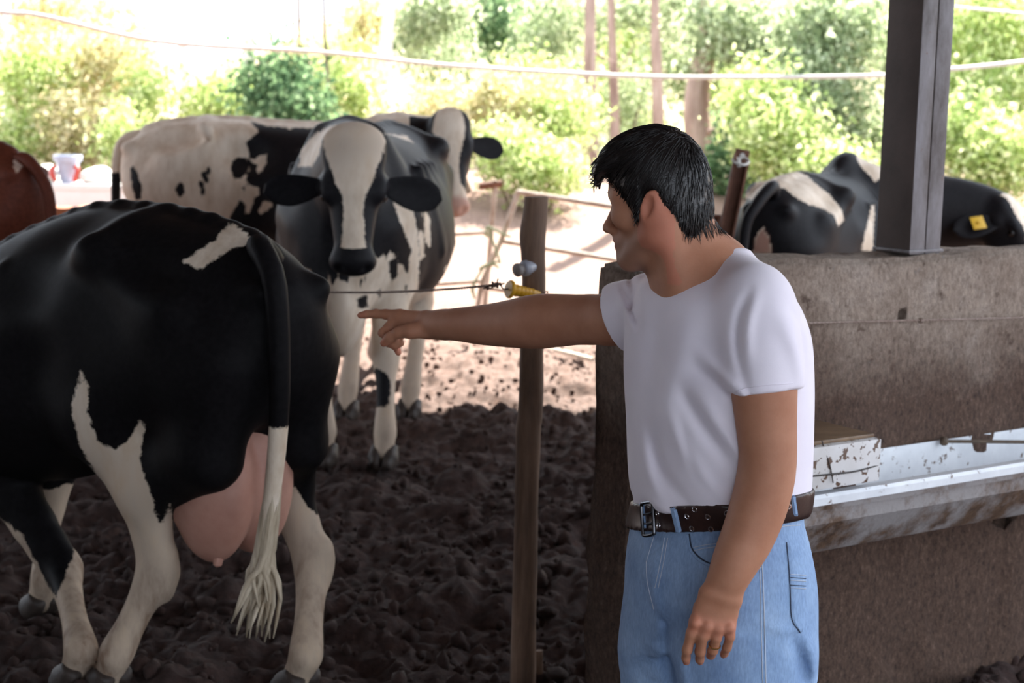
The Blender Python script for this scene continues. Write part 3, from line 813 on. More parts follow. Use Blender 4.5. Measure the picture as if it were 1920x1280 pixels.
def make_cow(label, pos, heading, sc, material, legs=None, neck=None, head=None, hump=0.0, tail=None, zoff=None, dewlap=0.0,
             h=0.0125, paint=None, ears=None, udder=True, ear_mat=None, group=None, hooks=1.0, bend=None, switch_mat=None, tail_mat=None, belly=0.0,
             muzzle_mat=None, tail_low=None, tag_ear=None, bones=1.0, hkx=-0.30, brisket=0.0):
    e = empty('cow', pos, label, 'cow', group, rz=heading)
    e.scale = (sc, sc, sc)
    M = Matrix.Translation(Vector([float(c) for c in pos])) @ Matrix.Rotation(heading, 4, 'Z') @ Matrix.Diagonal((sc, sc, sc, 1))
    Mi = np.array(M.inverted())
    Lc = lambda p: Mi[:3, :3] @ np.asarray(p, float) + Mi[:3, 3]
    far = [Lc(r[5]) for r in (neck or []) if len(r) == 6] + [Lc(head['poll']), Lc(np.asarray(head['poll'], float) + 0.6 * np.asarray(head['dir'], float))]
    far = np.array(far)
    f = Field(np.minimum((-1.05, -0.55, -0.05), far.min(0) - 0.25), np.maximum((1.15, 0.55, 1.62), far.max(0) + 0.25), h)
    st = np.array(TRUNK, float)
    st[:, 2] -= belly * np.exp(-((st[:, 0] - 0.05) / 0.4)**2)
    st[:, 3] += belly * 0.7 * np.exp(-((st[:, 0] - 0.05) / 0.4)**2)
    zo = (lambda x: 0.0) if zoff is None else (lambda x: float(np.interp(x, [a for a, _ in zoff], [b for _, b in zoff])))
    yo = (lambda x: 0.0) if bend is None else (lambda x: float(np.interp(x, [a for a, _ in bend], [b for _, b in bend])))
    dense = spline(st, 90)
    ZO = np.array([zo(x) for x in dense[:, 0]]); YO = np.array([yo(x) for x in dense[:, 0]])
    k_ = np.ones(7) / 7
    ZO = np.convolve(np.pad(ZO, 3, 'edge'), k_, 'valid'); YO = np.convolve(np.pad(YO, 3, 'edge'), k_, 'valid')
    def B(x, y, z): return np.array([x, y + yo(x), z + zo(x)])
    def fn(X, Y, Z):
        x = X[:, 0, 0]
        ip = lambda c: np.interp(x, dense[:, 0], c)[:, None, None]
        top, bot, w, nu = ip(dense[:, 1] + ZO), ip(dense[:, 2] + 0.5 * ZO), ip(dense[:, 3]), ip(dense[:, 4])
        zc = bot + 0.43 * (top - bot); dz = Z - zc; y = np.abs(Y - ip(YO)) + 1e-5
        r = np.where(dz > 0, top - zc, zc - bot); n = np.where(dz > 0, nu, 2.3)
        g = ((y / w)**n + (np.abs(dz) / r + 1e-6)**n)**(1 / n)
        d = np.sqrt(y * y + dz * dz) * (1 - 1 / np.maximum(g, 0.08))
        ex = np.maximum(np.maximum(dense[0, 0] - X, X - dense[-1, 0]), 0)
        return np.where(ex > 0, np.sqrt(np.maximum(d, 0)**2 + ex**2) + 0.01, d)
    f.custom((-0.9, -0.55, 0.4), (0.9, 0.55, 1.5), fn, 0.02)
    # back bone, hooks, pins, hollows
    sp = [(*B(x, 0, z), r) for x, z, r in ((-0.74, 1.31, 0.03), (-0.55, 1.355, 0.03), (-0.3, 1.368, 0.03), (0.0, 1.352, 0.028), (0.3, 1.352, 0.028), (0.6, 1.385, 0.035))]
    f.chain(sp, 0.05, 14)
    for s_ in (-1, 1):
        f.ell(B(hkx, s_ * (0.245 + 0.03 * (hooks - 1)), 1.275 + 0.03 * (hooks - 1)), (0.075, 0.042, 0.036 + 0.02 * (hooks - 1)), k=0.07)
        f.cone(B(hkx, s_ * 0.235, 1.28), B(hkx, s_ * 0.05, 1.345), 0.028, 0.028, 0.06)
        f.ell(B(-0.83, s_ * 0.10, 1.215), (0.045, 0.035, 0.035), k=0.05)
        f.cone(B(hkx, s_ * 0.24, 1.265), B(-0.60, s_ * 0.215, 1.14), 0.03, 0.05, 0.06)
        f.ell(B(-0.60, s_ * 0.212, 1.12), (0.08, 0.04, 0.07), k=0.07)
        if bones > 0:
            f.ell(B(hkx + 0.22, s_ * (0.40 + 0.05 * (1 - bones)), 1.20), (0.13, 0.12, 0.085), k=0.10, op='s')
            f.ell(B(-0.56, s_ * (0.31 + 0.03 * (1 - bones)), 1.285), (0.14, 0.09, 0.05), k=0.09, op='s')
            f.ell(B(-0.16, s_ * 0.46, 0.92), (0.09, 0.12, 0.13), k=0.12, op='s')
            for i, x in enumerate((0.08, 0.19, 0.30, 0.41)):
                f.cone(B(x + 0.02, s_ * 0.27, 1.20), B(x - 0.08, s_ * 0.352, 0.85), 0.022, 0.02, 0.035)
        # pelvis edge, shoulder blade
        f.cone(B(0.60, s_ * 0.10, 1.33), B(0.56, s_ * 0.215, 1.00), 0.06, 0.09, 0.08)
    if hump: f.ell(B(0.58, 0, 1.40), (0.15, 0.06 + 0.2 * hump, hump), k=0.09)
    f.ell(B(0.76, 0, 0.74 - 0.6 * brisket), (0.13, 0.10, 0.16 + 0.5 * brisket), k=0.10)
    # legs
    legs = legs or {}
    feet = []
    for nme, s_, fr in (('hl', 1, 0), ('hr', -1, 0), ('fl', 1, 1), ('fr', -1, 1)):
        sp_ = legs.get(nme, {})
        fx, fy = (0.53, s_ * 0.155) if fr else (-0.60, s_ * 0.165)
        fz = 0.0
        if 'foot' in sp_:
            q = Lc(sp_['foot']); fx, fy, fz = q[0], q[1], q[2]
        if fr:
            dx, dy = fx - 0.53, fy - s_ * 0.155
            sh = B(0.60, s_ * 0.17, 1.02); el = B(0.47, s_ * 0.175, 0.79) + np.array([0.08 * dx, 0.05 * dy, 0])
            kn = np.array([0.53 + 0.42 * dx + yo(0.5) * 0, s_ * 0.155 + 0.45 * dy, 0.43 + 0.3 * fz + 0.3 * zo(0.6)]); ft = np.array([fx - 0.035, fy, 0.135 + fz])
            if 'knee' in sp_: kn = Lc(sp_['knee'])
            f.econe(sh, el, (0.17, 0.085), (0.11, 0.075), (1, 0, 0), 0.09)
            mid = el * 0.5 + kn * 0.5 + np.array([0.01, 0, 0])
            f.chain([(*el, 0.088), (*mid, 0.066), (*kn, 0.052)], 0.07, 7)
            f.ell(kn, (0.055, 0.05, 0.07), k=0.03)
            f.chain([(*kn, 0.05), (*(kn * 0.62 + ft * 0.38), 0.036), (*(kn * 0.3 + ft * 0.7), 0.034), (*ft, 0.043)], 0.025, 9)
        else:
            dx, dy = fx + 0.60, fy - s_ * 0.165
            hip = B(-0.50, s_ * 0.145, 1.08); sti = B(-0.27, s_ * 0.21, 0.82) + np.array([0.18 * dx, 0.08 * dy, 0])
            hk = np.array([-0.68 + 0.50 * dx, s_ * 0.165 + 0.55 * dy, 0.53 + 0.3 * fz]); ft = np.array([fx - 0.04, fy, 0.135 + fz])
            if 'hock' in sp_: hk = Lc(sp_['hock'])
            if 'stifle' in sp_: sti = Lc(sp_['stifle'])
            but = B(-0.71, s_ * 0.13, 1.02)
            f.econe(hip, sti, (0.21, 0.10), (0.14, 0.075), (1, 0, 0), 0.09)
            f.econe(but, but + np.array([0.04, 0.015 * s_, -0.26]), (0.13, 0.10), (0.105, 0.08), (1, 0, 0), 0.09)
            gm = hk * 0.5 + sti * 0.35 + but * 0.15 + np.array([-0.01, 0, 0])
            f.econe(sti + np.array([-0.04, 0, -0.02]), gm, (0.15, 0.08), (0.105, 0.066), (1, 0, 0), 0.07)
            f.econe(but + np.array([0.05, 0.01 * s_, -0.24]), gm, (0.115, 0.08), (0.10, 0.065), (1, 0, 0), 0.07)
            f.econe(gm, hk, (0.095, 0.06), (0.060, 0.042), (1, 0, 0), 0.05)
            f.cone(hk + np.array([-0.045, 0, 0.05]), hk + np.array([-0.02, 0, -0.06]), 0.027, 0.03, 0.03)     # point of the hock
            f.ell(hk, (0.058, 0.047, 0.08), k=0.03)
            f.chain([(*hk, 0.050), (*(hk * 0.65 + ft * 0.35), 0.038), (*(hk * 0.3 + ft * 0.7), 0.036), (*ft, 0.044)], 0.025, 9)
        f.cone(ft, (fx + 0.0, fy, 0.06 + fz), 0.043, 0.042, 0.02)
        toe = sp_.get('turn', 0.0)
        feet.append(((fx, fy, fz), toe))
    # neck
    neck = neck or [(0.58, 0, 1.13, 0.27, 0.16), (0.85, 0, 1.18, 0.21, 0.12), (1.10, 0, 1.30, 0.165, 0.10)]
    rows = [(*(B(*r[:3]) if len(r) == 5 else Lc(r[5])), r[3], r[4]) for r in neck]
    f.echain(rows, (0, 0.0, 1), 0.09, 10)
    if dewlap:
        a = np.array(rows[0][:3]); b = np.array(rows[-1][:3])
        f.chain([(a[0] + 0.18, a[1], a[2] - 0.47, 0.05), (*(0.55 * a + 0.45 * b + np.array([0, 0, -0.26 - dewlap])), 0.03), (*(0.2 * a + 0.8 * b + np.array([0, 0, -0.22])), 0.03)], 0.12, 8)
    # head
    ho, ha, hc = head['poll'], head['dir'], head['face']
    ho = Lc(ho); ha = unit(Mi[:3, :3] @ np.asarray(ha, float)); hc = np.asarray(Mi[:3, :3] @ np.asarray(hc, float)); hc = unit(hc - ha * hc.dot(ha)); hb = np.cross(hc, ha)
    hs = head.get('size', 1.0)
    R = np.stack([ha, hb, hc], 1)
    H = lambda a, b, c: ho + R @ (hs * np.array([a, b, c]))
    hw = head.get('wide', 1.0); ea, ya = head.get('ear', 0.10), head.get('eye', 0.20)
    f.ell(H(0.06, 0, -0.095), hs * np.array([0.115, 0.105 * hw, 0.10]), R, 0.05)
    f.ell(H(0.005, 0, -0.055), hs * np.array([0.05, 0.085 * hw, 0.055]), R, 0.04)
    f.econe(H(0.03, 0, -0.052), H(0.22, 0, -0.062), hs * np.array((0.05, 0.10 * hw)), hs * np.array((0.055, 0.092 * hw)), hc, 0.04)
    f.econe(H(0.18, 0, -0.095), H(0.43, 0, -0.085), hs * np.array((0.085, 0.092 * hw)), hs * np.array((0.064, 0.070)), hc, 0.04)
    f.ell(H(0.485, 0, -0.09), hs * np.array([0.058, 0.092, 0.072]), R, 0.035)
    f.econe(H(0.18, 0, -0.20), H(0.44, 0, -0.145), hs * np.array((0.06, 0.055)), hs * np.array((0.04, 0.05)), hc, 0.05)
    for s_ in (-1, 1):
        f.ell(H(0.16, s_ * 0.055, -0.16), hs * np.array([0.12, 0.04, 0.085]), R, 0.05)
        f.ell(H(ya - 0.025, s_ * 0.085 * hw, -0.055), hs * np.array([0.05, 0.03, 0.032]), R, 0.03)
        f.ell(H(ya, s_ * 0.118 * hw, -0.085), hs * np.array([0.028, 0.022, 0.02]), R, 0.02, 's')
        f.ell(H(0.525, s_ * 0.050, -0.052), hs * np.array([0.022, 0.016, 0.02]), R, 0.012, 's')
        f.ell(H(ea, s_ * 0.10 * hw, -0.12), hs * np.array([0.04, 0.03, 0.04]), R, 0.04)
    verts, faces = f.surface(1)
    body = local(new_mesh_obj('body', verts, faces, material, e))
    ct = Coat(verts, faces, M)
    ct.H, ct.R, ct.hs, ct.ho = H, R, hs, ho
    ct.dirt = np.clip((0.62 - verts[:, 2]) / 0.7, 0, 1) * 0.9
    if paint: paint(ct)
    ct.store(body)
    # eyes, ears
    for s_ in (-1, 1):
        ey = local(MB().sphere((0, 0, 0), 0.021 * hs, 12, 8).build('eye', M_EYE, e)); ey.location = H(ya, s_ * 0.094 * hw, -0.082)
        out, nrm, L_, *wl = (ears or {}).get(s_, ((0.12, s_, -0.15), (0.15, 0, 1), 1.0))
        RR = Mi[:3, :3] * sc if wl else R
        ex = unit(RR @ np.array(out, float)); ez = np.asarray(RR @ np.array(nrm, float)); ez = unit(ez - ex * ez.dot(ex)); eyv = np.cross(ez, ex)
        ear = local(ear_mesh().build('ear', ear_mat or material, e))
        Rm = Matrix(np.stack([ex, eyv, ez], 1).tolist()).to_4x4() @ Matrix.Diagonal((hs * L_, hs * L_, hs * L_, 1))
        ear.matrix_local = Matrix.Translation(Vector(H(ea, s_ * 0.100 * hw, -0.11))) @ Rm
        at = ear.data.attributes.new('pat', 'FLOAT', 'POINT'); at.data.foreach_set('value', np.full(len(ear.data.vertices), 0.3, np.float32))
        if tag_ear and tag_ear[0] == s_:
            tg = local(MB().box((0, 0, 0), (0.062, 0.066, 0.004), bev=0.0018).box((0, 0, 0.006), (0.014, 0.014, 0.008), bev=0.002).box((0, 0, -0.050), (0.062, 0.066, 0.004), bev=0.0018).tube([(0, 0, -0.05), (0, 0, 0.005)], 0.004, 6).build('ear_tag', tag_ear[1], e))
            tg.matrix_local = Matrix.Translation(Vector(H(ea, s_ * 0.100 * hw, -0.11))) @ Rm @ Matrix.Translation((0.10, tag_ear[2], 0.018))
            tg['label'] = 'yellow plastic ear tag'
    # hooves
    for (fx, fy, fz), toe in feet:
        o = bpy.data.objects.new('hoof', hoof_mesh()); COL.objects.link(o); o.parent = e
        o.location = (fx, fy, fz); o.rotation_euler = (0, 0, toe)
    # tail
    tl = tail or [(-0.86, 0, 1.27), (-0.93, 0, 1.15), (-0.93, 0, 0.85), (-0.91, 0, 0.55)]
    tl = [Lc(p[0]) if len(p) == 1 else np.array(p, float) for p in tl]
    tl = [B(-0.66, 0, 1.285), B(-0.76, 0, 1.28)] + tl
    pts = spline(tl, 26); rad = np.interp(np.linspace(0, 1, 26), [0, 0.10, 0.3, 0.7, 1], [0.035, 0.040, 0.034, 0.026, 0.02])
    tob = local(MB().tube(pts, rad, 12).build('tail', tail_mat or material, e))
    at = tob.data.attributes.new('pat', 'FLOAT', 'POINT'); zz = np.array([v.co.z for v in tob.data.vertices])
    at.data.foreach_set('value', ((zz - (tail_split(tl) if tail_mat is None else -9)) * 1.0).astype(np.float32))
    if tail_low: at.data.foreach_set('value', (tail_low - zz).astype(np.float32))
    end = pts[-1]; d0 = unit(pts[-1] - pts[-3])
    sw = MB()
    r2 = np.random.default_rng(5)
    for i in range(46):
        a = r2.random() * 6.28; q = r2.random()**0.5
        off = np.array([math.cos(a), math.sin(a), 0]) * q
        ln = 0.10 + 0.16 * r2.random()
        w1, w2 = r2.normal(0, 0.016, 3), r2.normal(0, 0.02, 3)
        sw.tube(spline([end - d0 * 0.20 + off * 0.016, end + d0 * 0.02 + off * 0.022, end + d0 * ln * 0.5 + off * 0.024 + w1, end + d0 * ln + off * 0.02 + w2 + w1], 8),
                [0.006, 0.009, 0.010, 0.010, 0.009, 0.007, 0.005, 0.002], 5)
    so = local(sw.build('tail_switch', switch_mat or M_SWITCH, tob, sharp=0)); so['kind'] = 'stuff'
    # udder
    if udder:
        ux = udder if isinstance(udder, dict) else {}
        uc = np.array(ux.get('c', (-0.50, 0, 0.70))); us = ux.get('s', 1.0)
        g = Field(uc - 0.42, uc + np.array([0.5, 0.42, 0.42]), 0.012)
        for s_ in (-1, 1):
            g.ell(uc + us * np.array([-0.06, s_ * 0.060, 0.02]), us * np.array([0.13, 0.080, 0.20]), k=0.05)
            g.ell(uc + us * np.array([0.12, s_ * 0.058, 0.05]), us * np.array([0.16, 0.080, 0.15]), k=0.06)
        v, q = g.surface(1)
        uo = local(new_mesh_obj('udder', v, q, M_UDDER, e))
        for s_ in (-1, 1):
            for dx, dz in ((-0.10, -0.15), (0.10, -0.085)):
                p0 = uc + us * np.array([dx, s_ * 0.066, dz + 0.012])
                local(MB().tube([p0 + (0, 0, 0.03), p0, p0 + (0.0, s_ * 0.006, -0.025), p0 + (0.0, s_ * 0.01, -0.045), p0 + (0, s_ * 0.01, -0.05)], [0.02, 0.018, 0.015, 0.012, 0.005], 10).build('teat', M_UDDER, uo))
    return e, ct
def tail_split(tl): return tl[-1][2] + (0.345 if len(tl) > 7 else 0.12)

M_SWITCH = mottled('switch_hair', [(0.3, (0.30, 0.22, 0.14)), (0.7, (0.68, 0.58, 0.44))], 30, 0.6, 0.3, 0.002, (1, 1, 0.2))
M_SWITCH_DARK = mottled('switch_hair_dark', [(0.3, (0.012, 0.010, 0.010)), (0.7, (0.03, 0.025, 0.022))], 30, 0.5, 0.3, 0.002, (1, 1, 0.2))
M_COAT = coat('holstein_coat')
M_COAT_MATT = coat('matt_black_coat', spec=0.05, dark=(0.0055, 0.005, 0.0055))
M_COAT_RED = coat('red_coat', dark=(0.085, 0.022, 0.012), light=((0.62, 0.48, 0.40), (0.45, 0.30, 0.22)))
M_TAG = mottled('yellow_tag', [(0.3, (0.62, 0.36, 0.02)), (0.7, (0.75, 0.47, 0.03))], 30, 0.45, 0.1)

# --- the black cow walking past in front
def paint1(c):
    c.pat[:] = 0.3
    v = c.v
    low = 0.44 + 0.05 * fbm(v[:, 0] * 9, v[:, 1] * 9, v[:, 2] * 3, 2) - v[:, 2]
    c.pat = np.minimum(c.pat, -low)                                   # white fore legs from the knee down
    low = np.minimum(0.50 - v[:, 2], -0.2 - v[:, 0])
    c.pat = np.minimum(c.pat, -low)
    c.white([(343, 490), (374, 508), (402, 486), (432, 466), (478, 457), (462, 438), (440, 420), (424, 424), (408, 446), (380, 465)], thick=0.3)
    c.white([(152, 695), (166, 722), (164, 775), (185, 830), (216, 842), (240, 825), (263, 788), (271, 797), (262, 868), (281, 920), (298, 978), (306, 978), (319, 945),
             (345, 1100), (330, 1330), (160, 1330), (190, 1120), (225, 1010), (190, 935), (120, 925), (140, 908), (186, 900), (150, 835), (133, 765)], thick=0.32)
    c.white([(540, 900), (558, 918), (575, 950), (597, 966), (640, 990), (640, 1340), (490, 1340), (500, 1000), (520, 905)], thick=0.3)
    c.black([(-60, 760), (60, 850), (110, 930), (138, 1020), (141, 1038), (128, 1060), (122, 1085), (104, 1118), (88, 1095), (40, 1000), (-60, 930)], thick=0.16)
    c.dirt = np.clip((1.0 - v[:, 2]) / 0.8, 0, 1) * 0.95
LF, RF, LH, RH = G(141, 1296), G(76, 1160), G(203, 1306), G(556, 1308)
h1 = math.atan2(0.66, -0.75)
c1pos = (-1.175, 4.58, 0.0)
cow1, ct1 = make_cow('black cow with white rump stripe and pink udder walking past in front', c1pos, h1, 0.965, M_COAT_MATT,
    legs={'fl': {'foot': LF, 'knee': P(118, 1068, 4.50)}, 'fr': {'foot': RF}, 'hl': {'foot': LH, 'hock': P(296, 1070, 4.20)}, 'hr': {'foot': RH, 'hock': P(588, 1052, 4.36)}},
    neck=[(0.58, 0, 1.10, 0.26, 0.16), (0.86, 0.02, 1.08, 0.20, 0.12), (1.12, 0.05, 1.06, 0.15, 0.095)],
    head={'poll': P(-330, 470, 5.45), 'dir': (-0.55, 0.35, -0.75), 'face': (-0.5, 0.4, 0.6)},
    tail=[(P(486, 462, 4.02),), (P(515, 530, 3.93),), (P(524, 680, 3.92),), (P(522, 800, 3.94),), (P(511, 920, 3.97),), (P(496, 1030, 3.99),)],
    zoff=[(-0.9, -0.03), (-0.3, -0.01), (0.0, 0.0), (0.30, -0.075), (0.55, -0.20), (0.80, -0.26)], paint=paint1, udder={'c': (-0.52, 0, 0.62), 's': 1.15}, belly=0.05, bones=0.4, hooks=0.45)

# --- the cow that faces us
def paint2(c):
    v = c.v
    c.pat = 0.10 * (fbm(v[:, 0] * 3, v[:, 1] * 3, v[:, 2] * 3, 2) + 0.2)
    c.pat[v[:, 2] > 0.95] = np.maximum(c.pat[v[:, 2] > 0.95], 0.05)
    low = 0.80 + 0.10 * fbm(v[:, 0] * 26, v[:, 1] * 26, v[:, 2] * 5, 2) - v[:, 2]
    c.pat = np.minimum(c.pat, -low)
    # flank and shoulder, cow's left
    c.black([(690, 225), (760, 232), (806, 250), (816, 310), (826, 420), (836, 540), (700, 560), (640, 300)], thick=0.9)
    c.white([(660, 500), (700, 490), (722, 470), (745, 475), (760, 495), (778, 470), (782, 560), (800, 580), (800, 720), (600, 720), (600, 520)], thick=0.8, streak=0.03)
    c.white([(733, 345), (768, 372), (780, 420), (786, 470), (784, 560), (770, 560), (772, 470), (752, 420), (735, 372)], thick=0.9)
    c.white([(722, 250), (762, 255), (775, 268), (760, 262)], thick=0.9)
    for q in ([(795, 400), (804, 408), (806, 460), (798, 455)], [(782, 440), (792, 430), (796, 480), (786, 490)], [(786, 380), (796, 386), (793, 405)]):
        c.white(q, thick=0.9, streak=0.008)
    c.black([(728, 490), (748, 480), (745, 520), (733, 528)], thick=0.8)
    c.black([(752, 470), (768, 462), (766, 512), (758, 505)], thick=0.8, streak=0.01)
    for q in ([(676, 520), (684, 515), (682, 540)], [(757, 535), (764, 532), (762, 550)], [(705, 545), (715, 540), (712, 555)], [(668, 560), (690, 552), (690, 575), (670, 580)]):
        c.black(q, thick=0.7, streak=0.01)
    # neck and shoulder, cow's right: dark with pale streaks
    c.black([(505, 300), (640, 300), (640, 470), (640, 520), (560, 500), (500, 520)], thick=0.9)
    c.white([(566, 500), (585, 440), (604, 400), (630, 380), (650, 500), (660, 640), (590, 640), (570, 560)], thick=0.8, streak=0.13)
    c.dirt = np.maximum(c.dirt, np.clip(c.sd([(540, 400), (640, 380), (655, 500), (652, 660), (600, 680), (550, 600)], thick=0.8) * 12, 0, 1))
    keep = c.dirt.copy()
    c.black([(548, 360), (645, 370), (652, 470), (640, 540), (600, 580), (560, 540)], thick=0.8, streak=0.11)
    c.white([(560, 312), (566, 278), (590, 252), (620, 236), (650, 232), (650, 250), (606, 275), (585, 312)], thick=1.3)
    # legs white, one black knee
    c.pat = np.where(v[:, 2] < 0.62, np.minimum(c.pat, (v[:, 2] - 0.62)), c.pat)
    c.black([(703, 690), (722, 697), (732, 715), (731, 750), (724, 764), (704, 762), (693, 740), (692, 715)], thick=0.25)
    # head
    rel = (v - c.ho) @ c.R / c.hs
    hd = (rel[:, 0] > -0.06) & (np.abs(rel[:, 1]) < 0.2) & (rel[:, 2] > -0.27 + 0.25 * np.clip(rel[:, 0] - 0.2, 0, 1)) & (rel[:, 0] < 0.555)
    wid = np.interp(rel[:, 0], [-0.06, 0.03, 0.10, 0.17, 0.24, 0.33, 0.40, 0.445, 0.455], [0.11, 0.115, 0.105, 0.075, 0.047, 0.036, 0.042, 0.055, -0.05])
    c.pat[hd] = np.maximum(np.abs(rel[hd, 1]) - wid[hd] - 0.004 * np.sin(rel[hd, 0] * 40), -(rel[hd, 2] + 0.16))
    c.dirt = np.maximum(keep, np.clip((0.5 - v[:, 2]) / 0.6, 0, 1) * 0.8)
    c.dirt[hd] = np.clip(0.5 - np.abs(rel[hd, 0] - 0.05) * 3, 0, 0.45)
h2 = math.atan2(-1.0, -0.10)
F2L, F2R = G(719, 876), G(606, 872)
cow2, ct2 = make_cow('black and white cow facing the camera, white blaze and black muzzle', (-0.70, 8.02, 0), h2, 1.10, M_COAT,
    legs={'fl': {'foot': F2L}, 'fr': {'foot': F2R}, 'hl': {'foot': G(767, 784)}, 'hr': {'foot': G(649, 786)}},
    neck=[(0.55, 0, 1.10, 0.28, 0.16), (0.80, 0.03, 1.18, 0.21, 0.115), (0, 0, 0, 0.14, 0.085, P(666, 300, 6.92))],
    head={'poll': P(664, 247, 6.76), 'dir': (0.025, -0.27, -0.96), 'face': (0.10, -1, 0.27), 'size': 1.0, 'wide': 1.16, 'ear': 0.185, 'eye': 0.235},
    ears={1: ((0.20, 1, -0.10), (0.25, 0.1, 1), 1.12), -1: ((0.16, -1, -0.10), (0.6, 0.2, 0.8), 1.12)}, paint=paint2, h=0.0115, dewlap=0.10, udder=False, belly=0.02, brisket=0.13)
cow2['group'] = 'cows in the yard'; del cow2['group']

# --- the white cow standing behind, seen from the side
def paint3(c):
    v = c.v
    c.pat[:] = -0.3
    c.black([(470, 228), (500, 236), (560, 240), (640, 240), (720, 260), (760, 600), (430, 600), (425, 425), (436, 395), (452, 372), (461, 385), (458, 402), (468, 398), (477, 372), (487, 365), (484, 352),
             (470, 346), (462, 350), (455, 362), (455, 352), (463, 342), (462, 328), (470, 318), (464, 310), (462, 298), (468, 292), (465, 282), (460, 268), (470, 258), (485, 248), (480, 240)], thick=0.7)
    c.white([(466, 296), (478, 298), (486, 292), (500, 288), (500, 305), (490, 320), (484, 325), (480, 318), (484, 308), (476, 306)], thick=0.6)
    c.white([(494, 378), (508, 378), (510, 386), (496, 398), (486, 402), (484, 396)], thick=0.6)
    c.white([(538, 233), (556, 230), (600, 238), (640, 244), (600, 243), (560, 238), (540, 242)], thick=0.6)
    c.black([(432, 318), (436, 300), (450, 294), (462, 297), (467, 308), (465, 322), (452, 334), (440, 336)], thick=0.5)
    c.black([(328, 352), (337, 340), (344, 344), (347, 362), (337, 370), (331, 362)], thick=0.5)
    for q in ([(386, 318), (393, 311), (396, 318), (391, 330), (386, 328)], [(376, 322), (386, 320), (392, 338), (388, 346), (380, 338)], [(371, 342), (382, 338), (384, 350), (376, 356)], [(374, 356), (383, 354), (385, 364), (378, 370)]):
        c.black(q, thick=0.5)
    c.black([(244, 318), (250, 310), (258, 322), (266, 350), (264, 372), (254, 376), (248, 350)], thick=0.5)
    rel = (v - c.ho) @ c.R / c.hs
    hd = (rel[:, 0] > -0.08) & (np.abs(rel[:, 1]) < 0.2) & (rel[:, 2] > -0.30) & (rel[:, 0] < 0.6)
    wid = np.interp(rel[:, 0], [-0.06, 0.0, 0.08, 0.15, 0.22, 0.30, 0.38, 0.44, 0.6], [0.04, 0.07, 0.085, 0.072, 0.05, 0.04, 0.05, 0.10, 0.14])
    c.pat[hd] = np.maximum(np.abs(rel[hd, 1] + 0.012) - wid[hd], -(rel[hd, 2] + 0.15))
    c.skin = np.where(hd, np.clip((rel[:, 0] - 0.44) / 0.03, 0, 1) * 0.85, 0)
    c.dirt = np.clip((1.0 - v[:, 2]) / 1.0, 0, 1) * 0.55
    nk = (v[:, 0] > 0.75) & (v[:, 2] < 1.12) & ~hd
    c.pat[nk] = np.minimum(c.pat[nk], -0.05)
h3 = 0.06
cow3, ct3 = make_cow('white cow with black patches standing side-on behind, head turned to look', (-1.37, 9.62, 0), h3, 1.10, M_COAT,
    neck=[(0.58, 0, 1.13, 0.27, 0.16), (0.84, -0.02, 1.20, 0.20, 0.12), (0, 0, 0, 0.14, 0.10, P(846, 262, 9.45))],
    head={'poll': P(846, 212, 9.36), 'dir': (0.07, -0.36, -0.88), 'face': (0.18, -1, 0.35), 'size': 1.0, 'ear': 0.13, 'eye': 0.20},
    ears={1: ((0.10, 1, -0.2), (0.25, 0.1, 1), 1.0), -1: ((0.16, -1, -0.5), (0.25, 0.2, 1), 1.0)},
    tail=[(-0.86, 0, 1.255), (-0.905, -0.02, 1.15), (-0.915, -0.03, 0.85), (-0.905, -0.03, 0.6)], switch_mat=M_SWITCH_DARK, tail_low=1.08,
    paint=paint3, h=0.0135, hooks=2.1, udder=True, bones=3.0, hkx=-0.42)

# --- the red cow cut off by the left edge
def paint4(c):
    c.pat[:] = 0.3
    c.white([(20, 300), (40, 290), (44, 310), (30, 325)], thick=0.3, streak=0.02)
cow4, ct4 = make_cow('red-brown cow at the far left, only hindquarters and tail showing', (-3.14, 8.25, 0), math.radians(151), 1.03, M_COAT_RED,
    head={'poll': (-4.6, 9.2, 1.35), 'dir': (-0.8, 0.4, -0.45), 'face': (-0.4, 0.2, 0.9)}, neck=[(0.58, 0, 1.13, 0.27, 0.16), (0.95, 0, 1.17, 0.19, 0.12), (1.25, 0, 1.22, 0.14, 0.10)],
    tail=[(-0.86, 0, 1.27), (-0.96, -0.02, 1.12), (-0.96, -0.03, 0.85), (-0.93, -0.03, 0.55)], paint=paint4, h=0.016, switch_mat=M_SWITCH_DARK, tail_mat=M_COAT_RED)

# --- the cow behind the wall
def paint5(c):
    c.pat[:] = 0.3
    c.white([(1392, 370), (1420, 340), (1455, 330), (1490, 320), (1512, 328), (1530, 345), (1555, 365), (1580, 395), (1582, 412), (1572, 425), (1565, 405), (1545, 392), (1520, 384), (1495, 372), (1470, 352), (1440, 350), (1410, 375)], thick=0.45)
    c.skin = np.clip(c.sd([(1415, 446), (1430, 424), (1444, 446), (1448, 476), (1410, 476)], thick=0.3) * 80, 0, 0.9)
    c.pat = np.where(c.skin > 0, -0.1, c.pat)
    c.white([(1634, 385), (1640, 385), (1636, 470), (1615, 470)], thick=0.5)
    c.white([(1604, 286), (1650, 280), (1660, 330), (1640, 340), (1612, 310)], thick=0.5)
    v = c.v
    c.pat = np.where(v[:, 2] < 0.6, v[:, 2] - 0.6, c.pat)
    rel = (v - c.ho) @ c.R / c.hs
    hd = (rel[:, 0] > -0.04) & (np.abs(rel[:, 1]) < 0.07) & (rel[:, 2] > -0.1) & (rel[:, 0] < 0.6)
    c.pat[hd] = -0.05
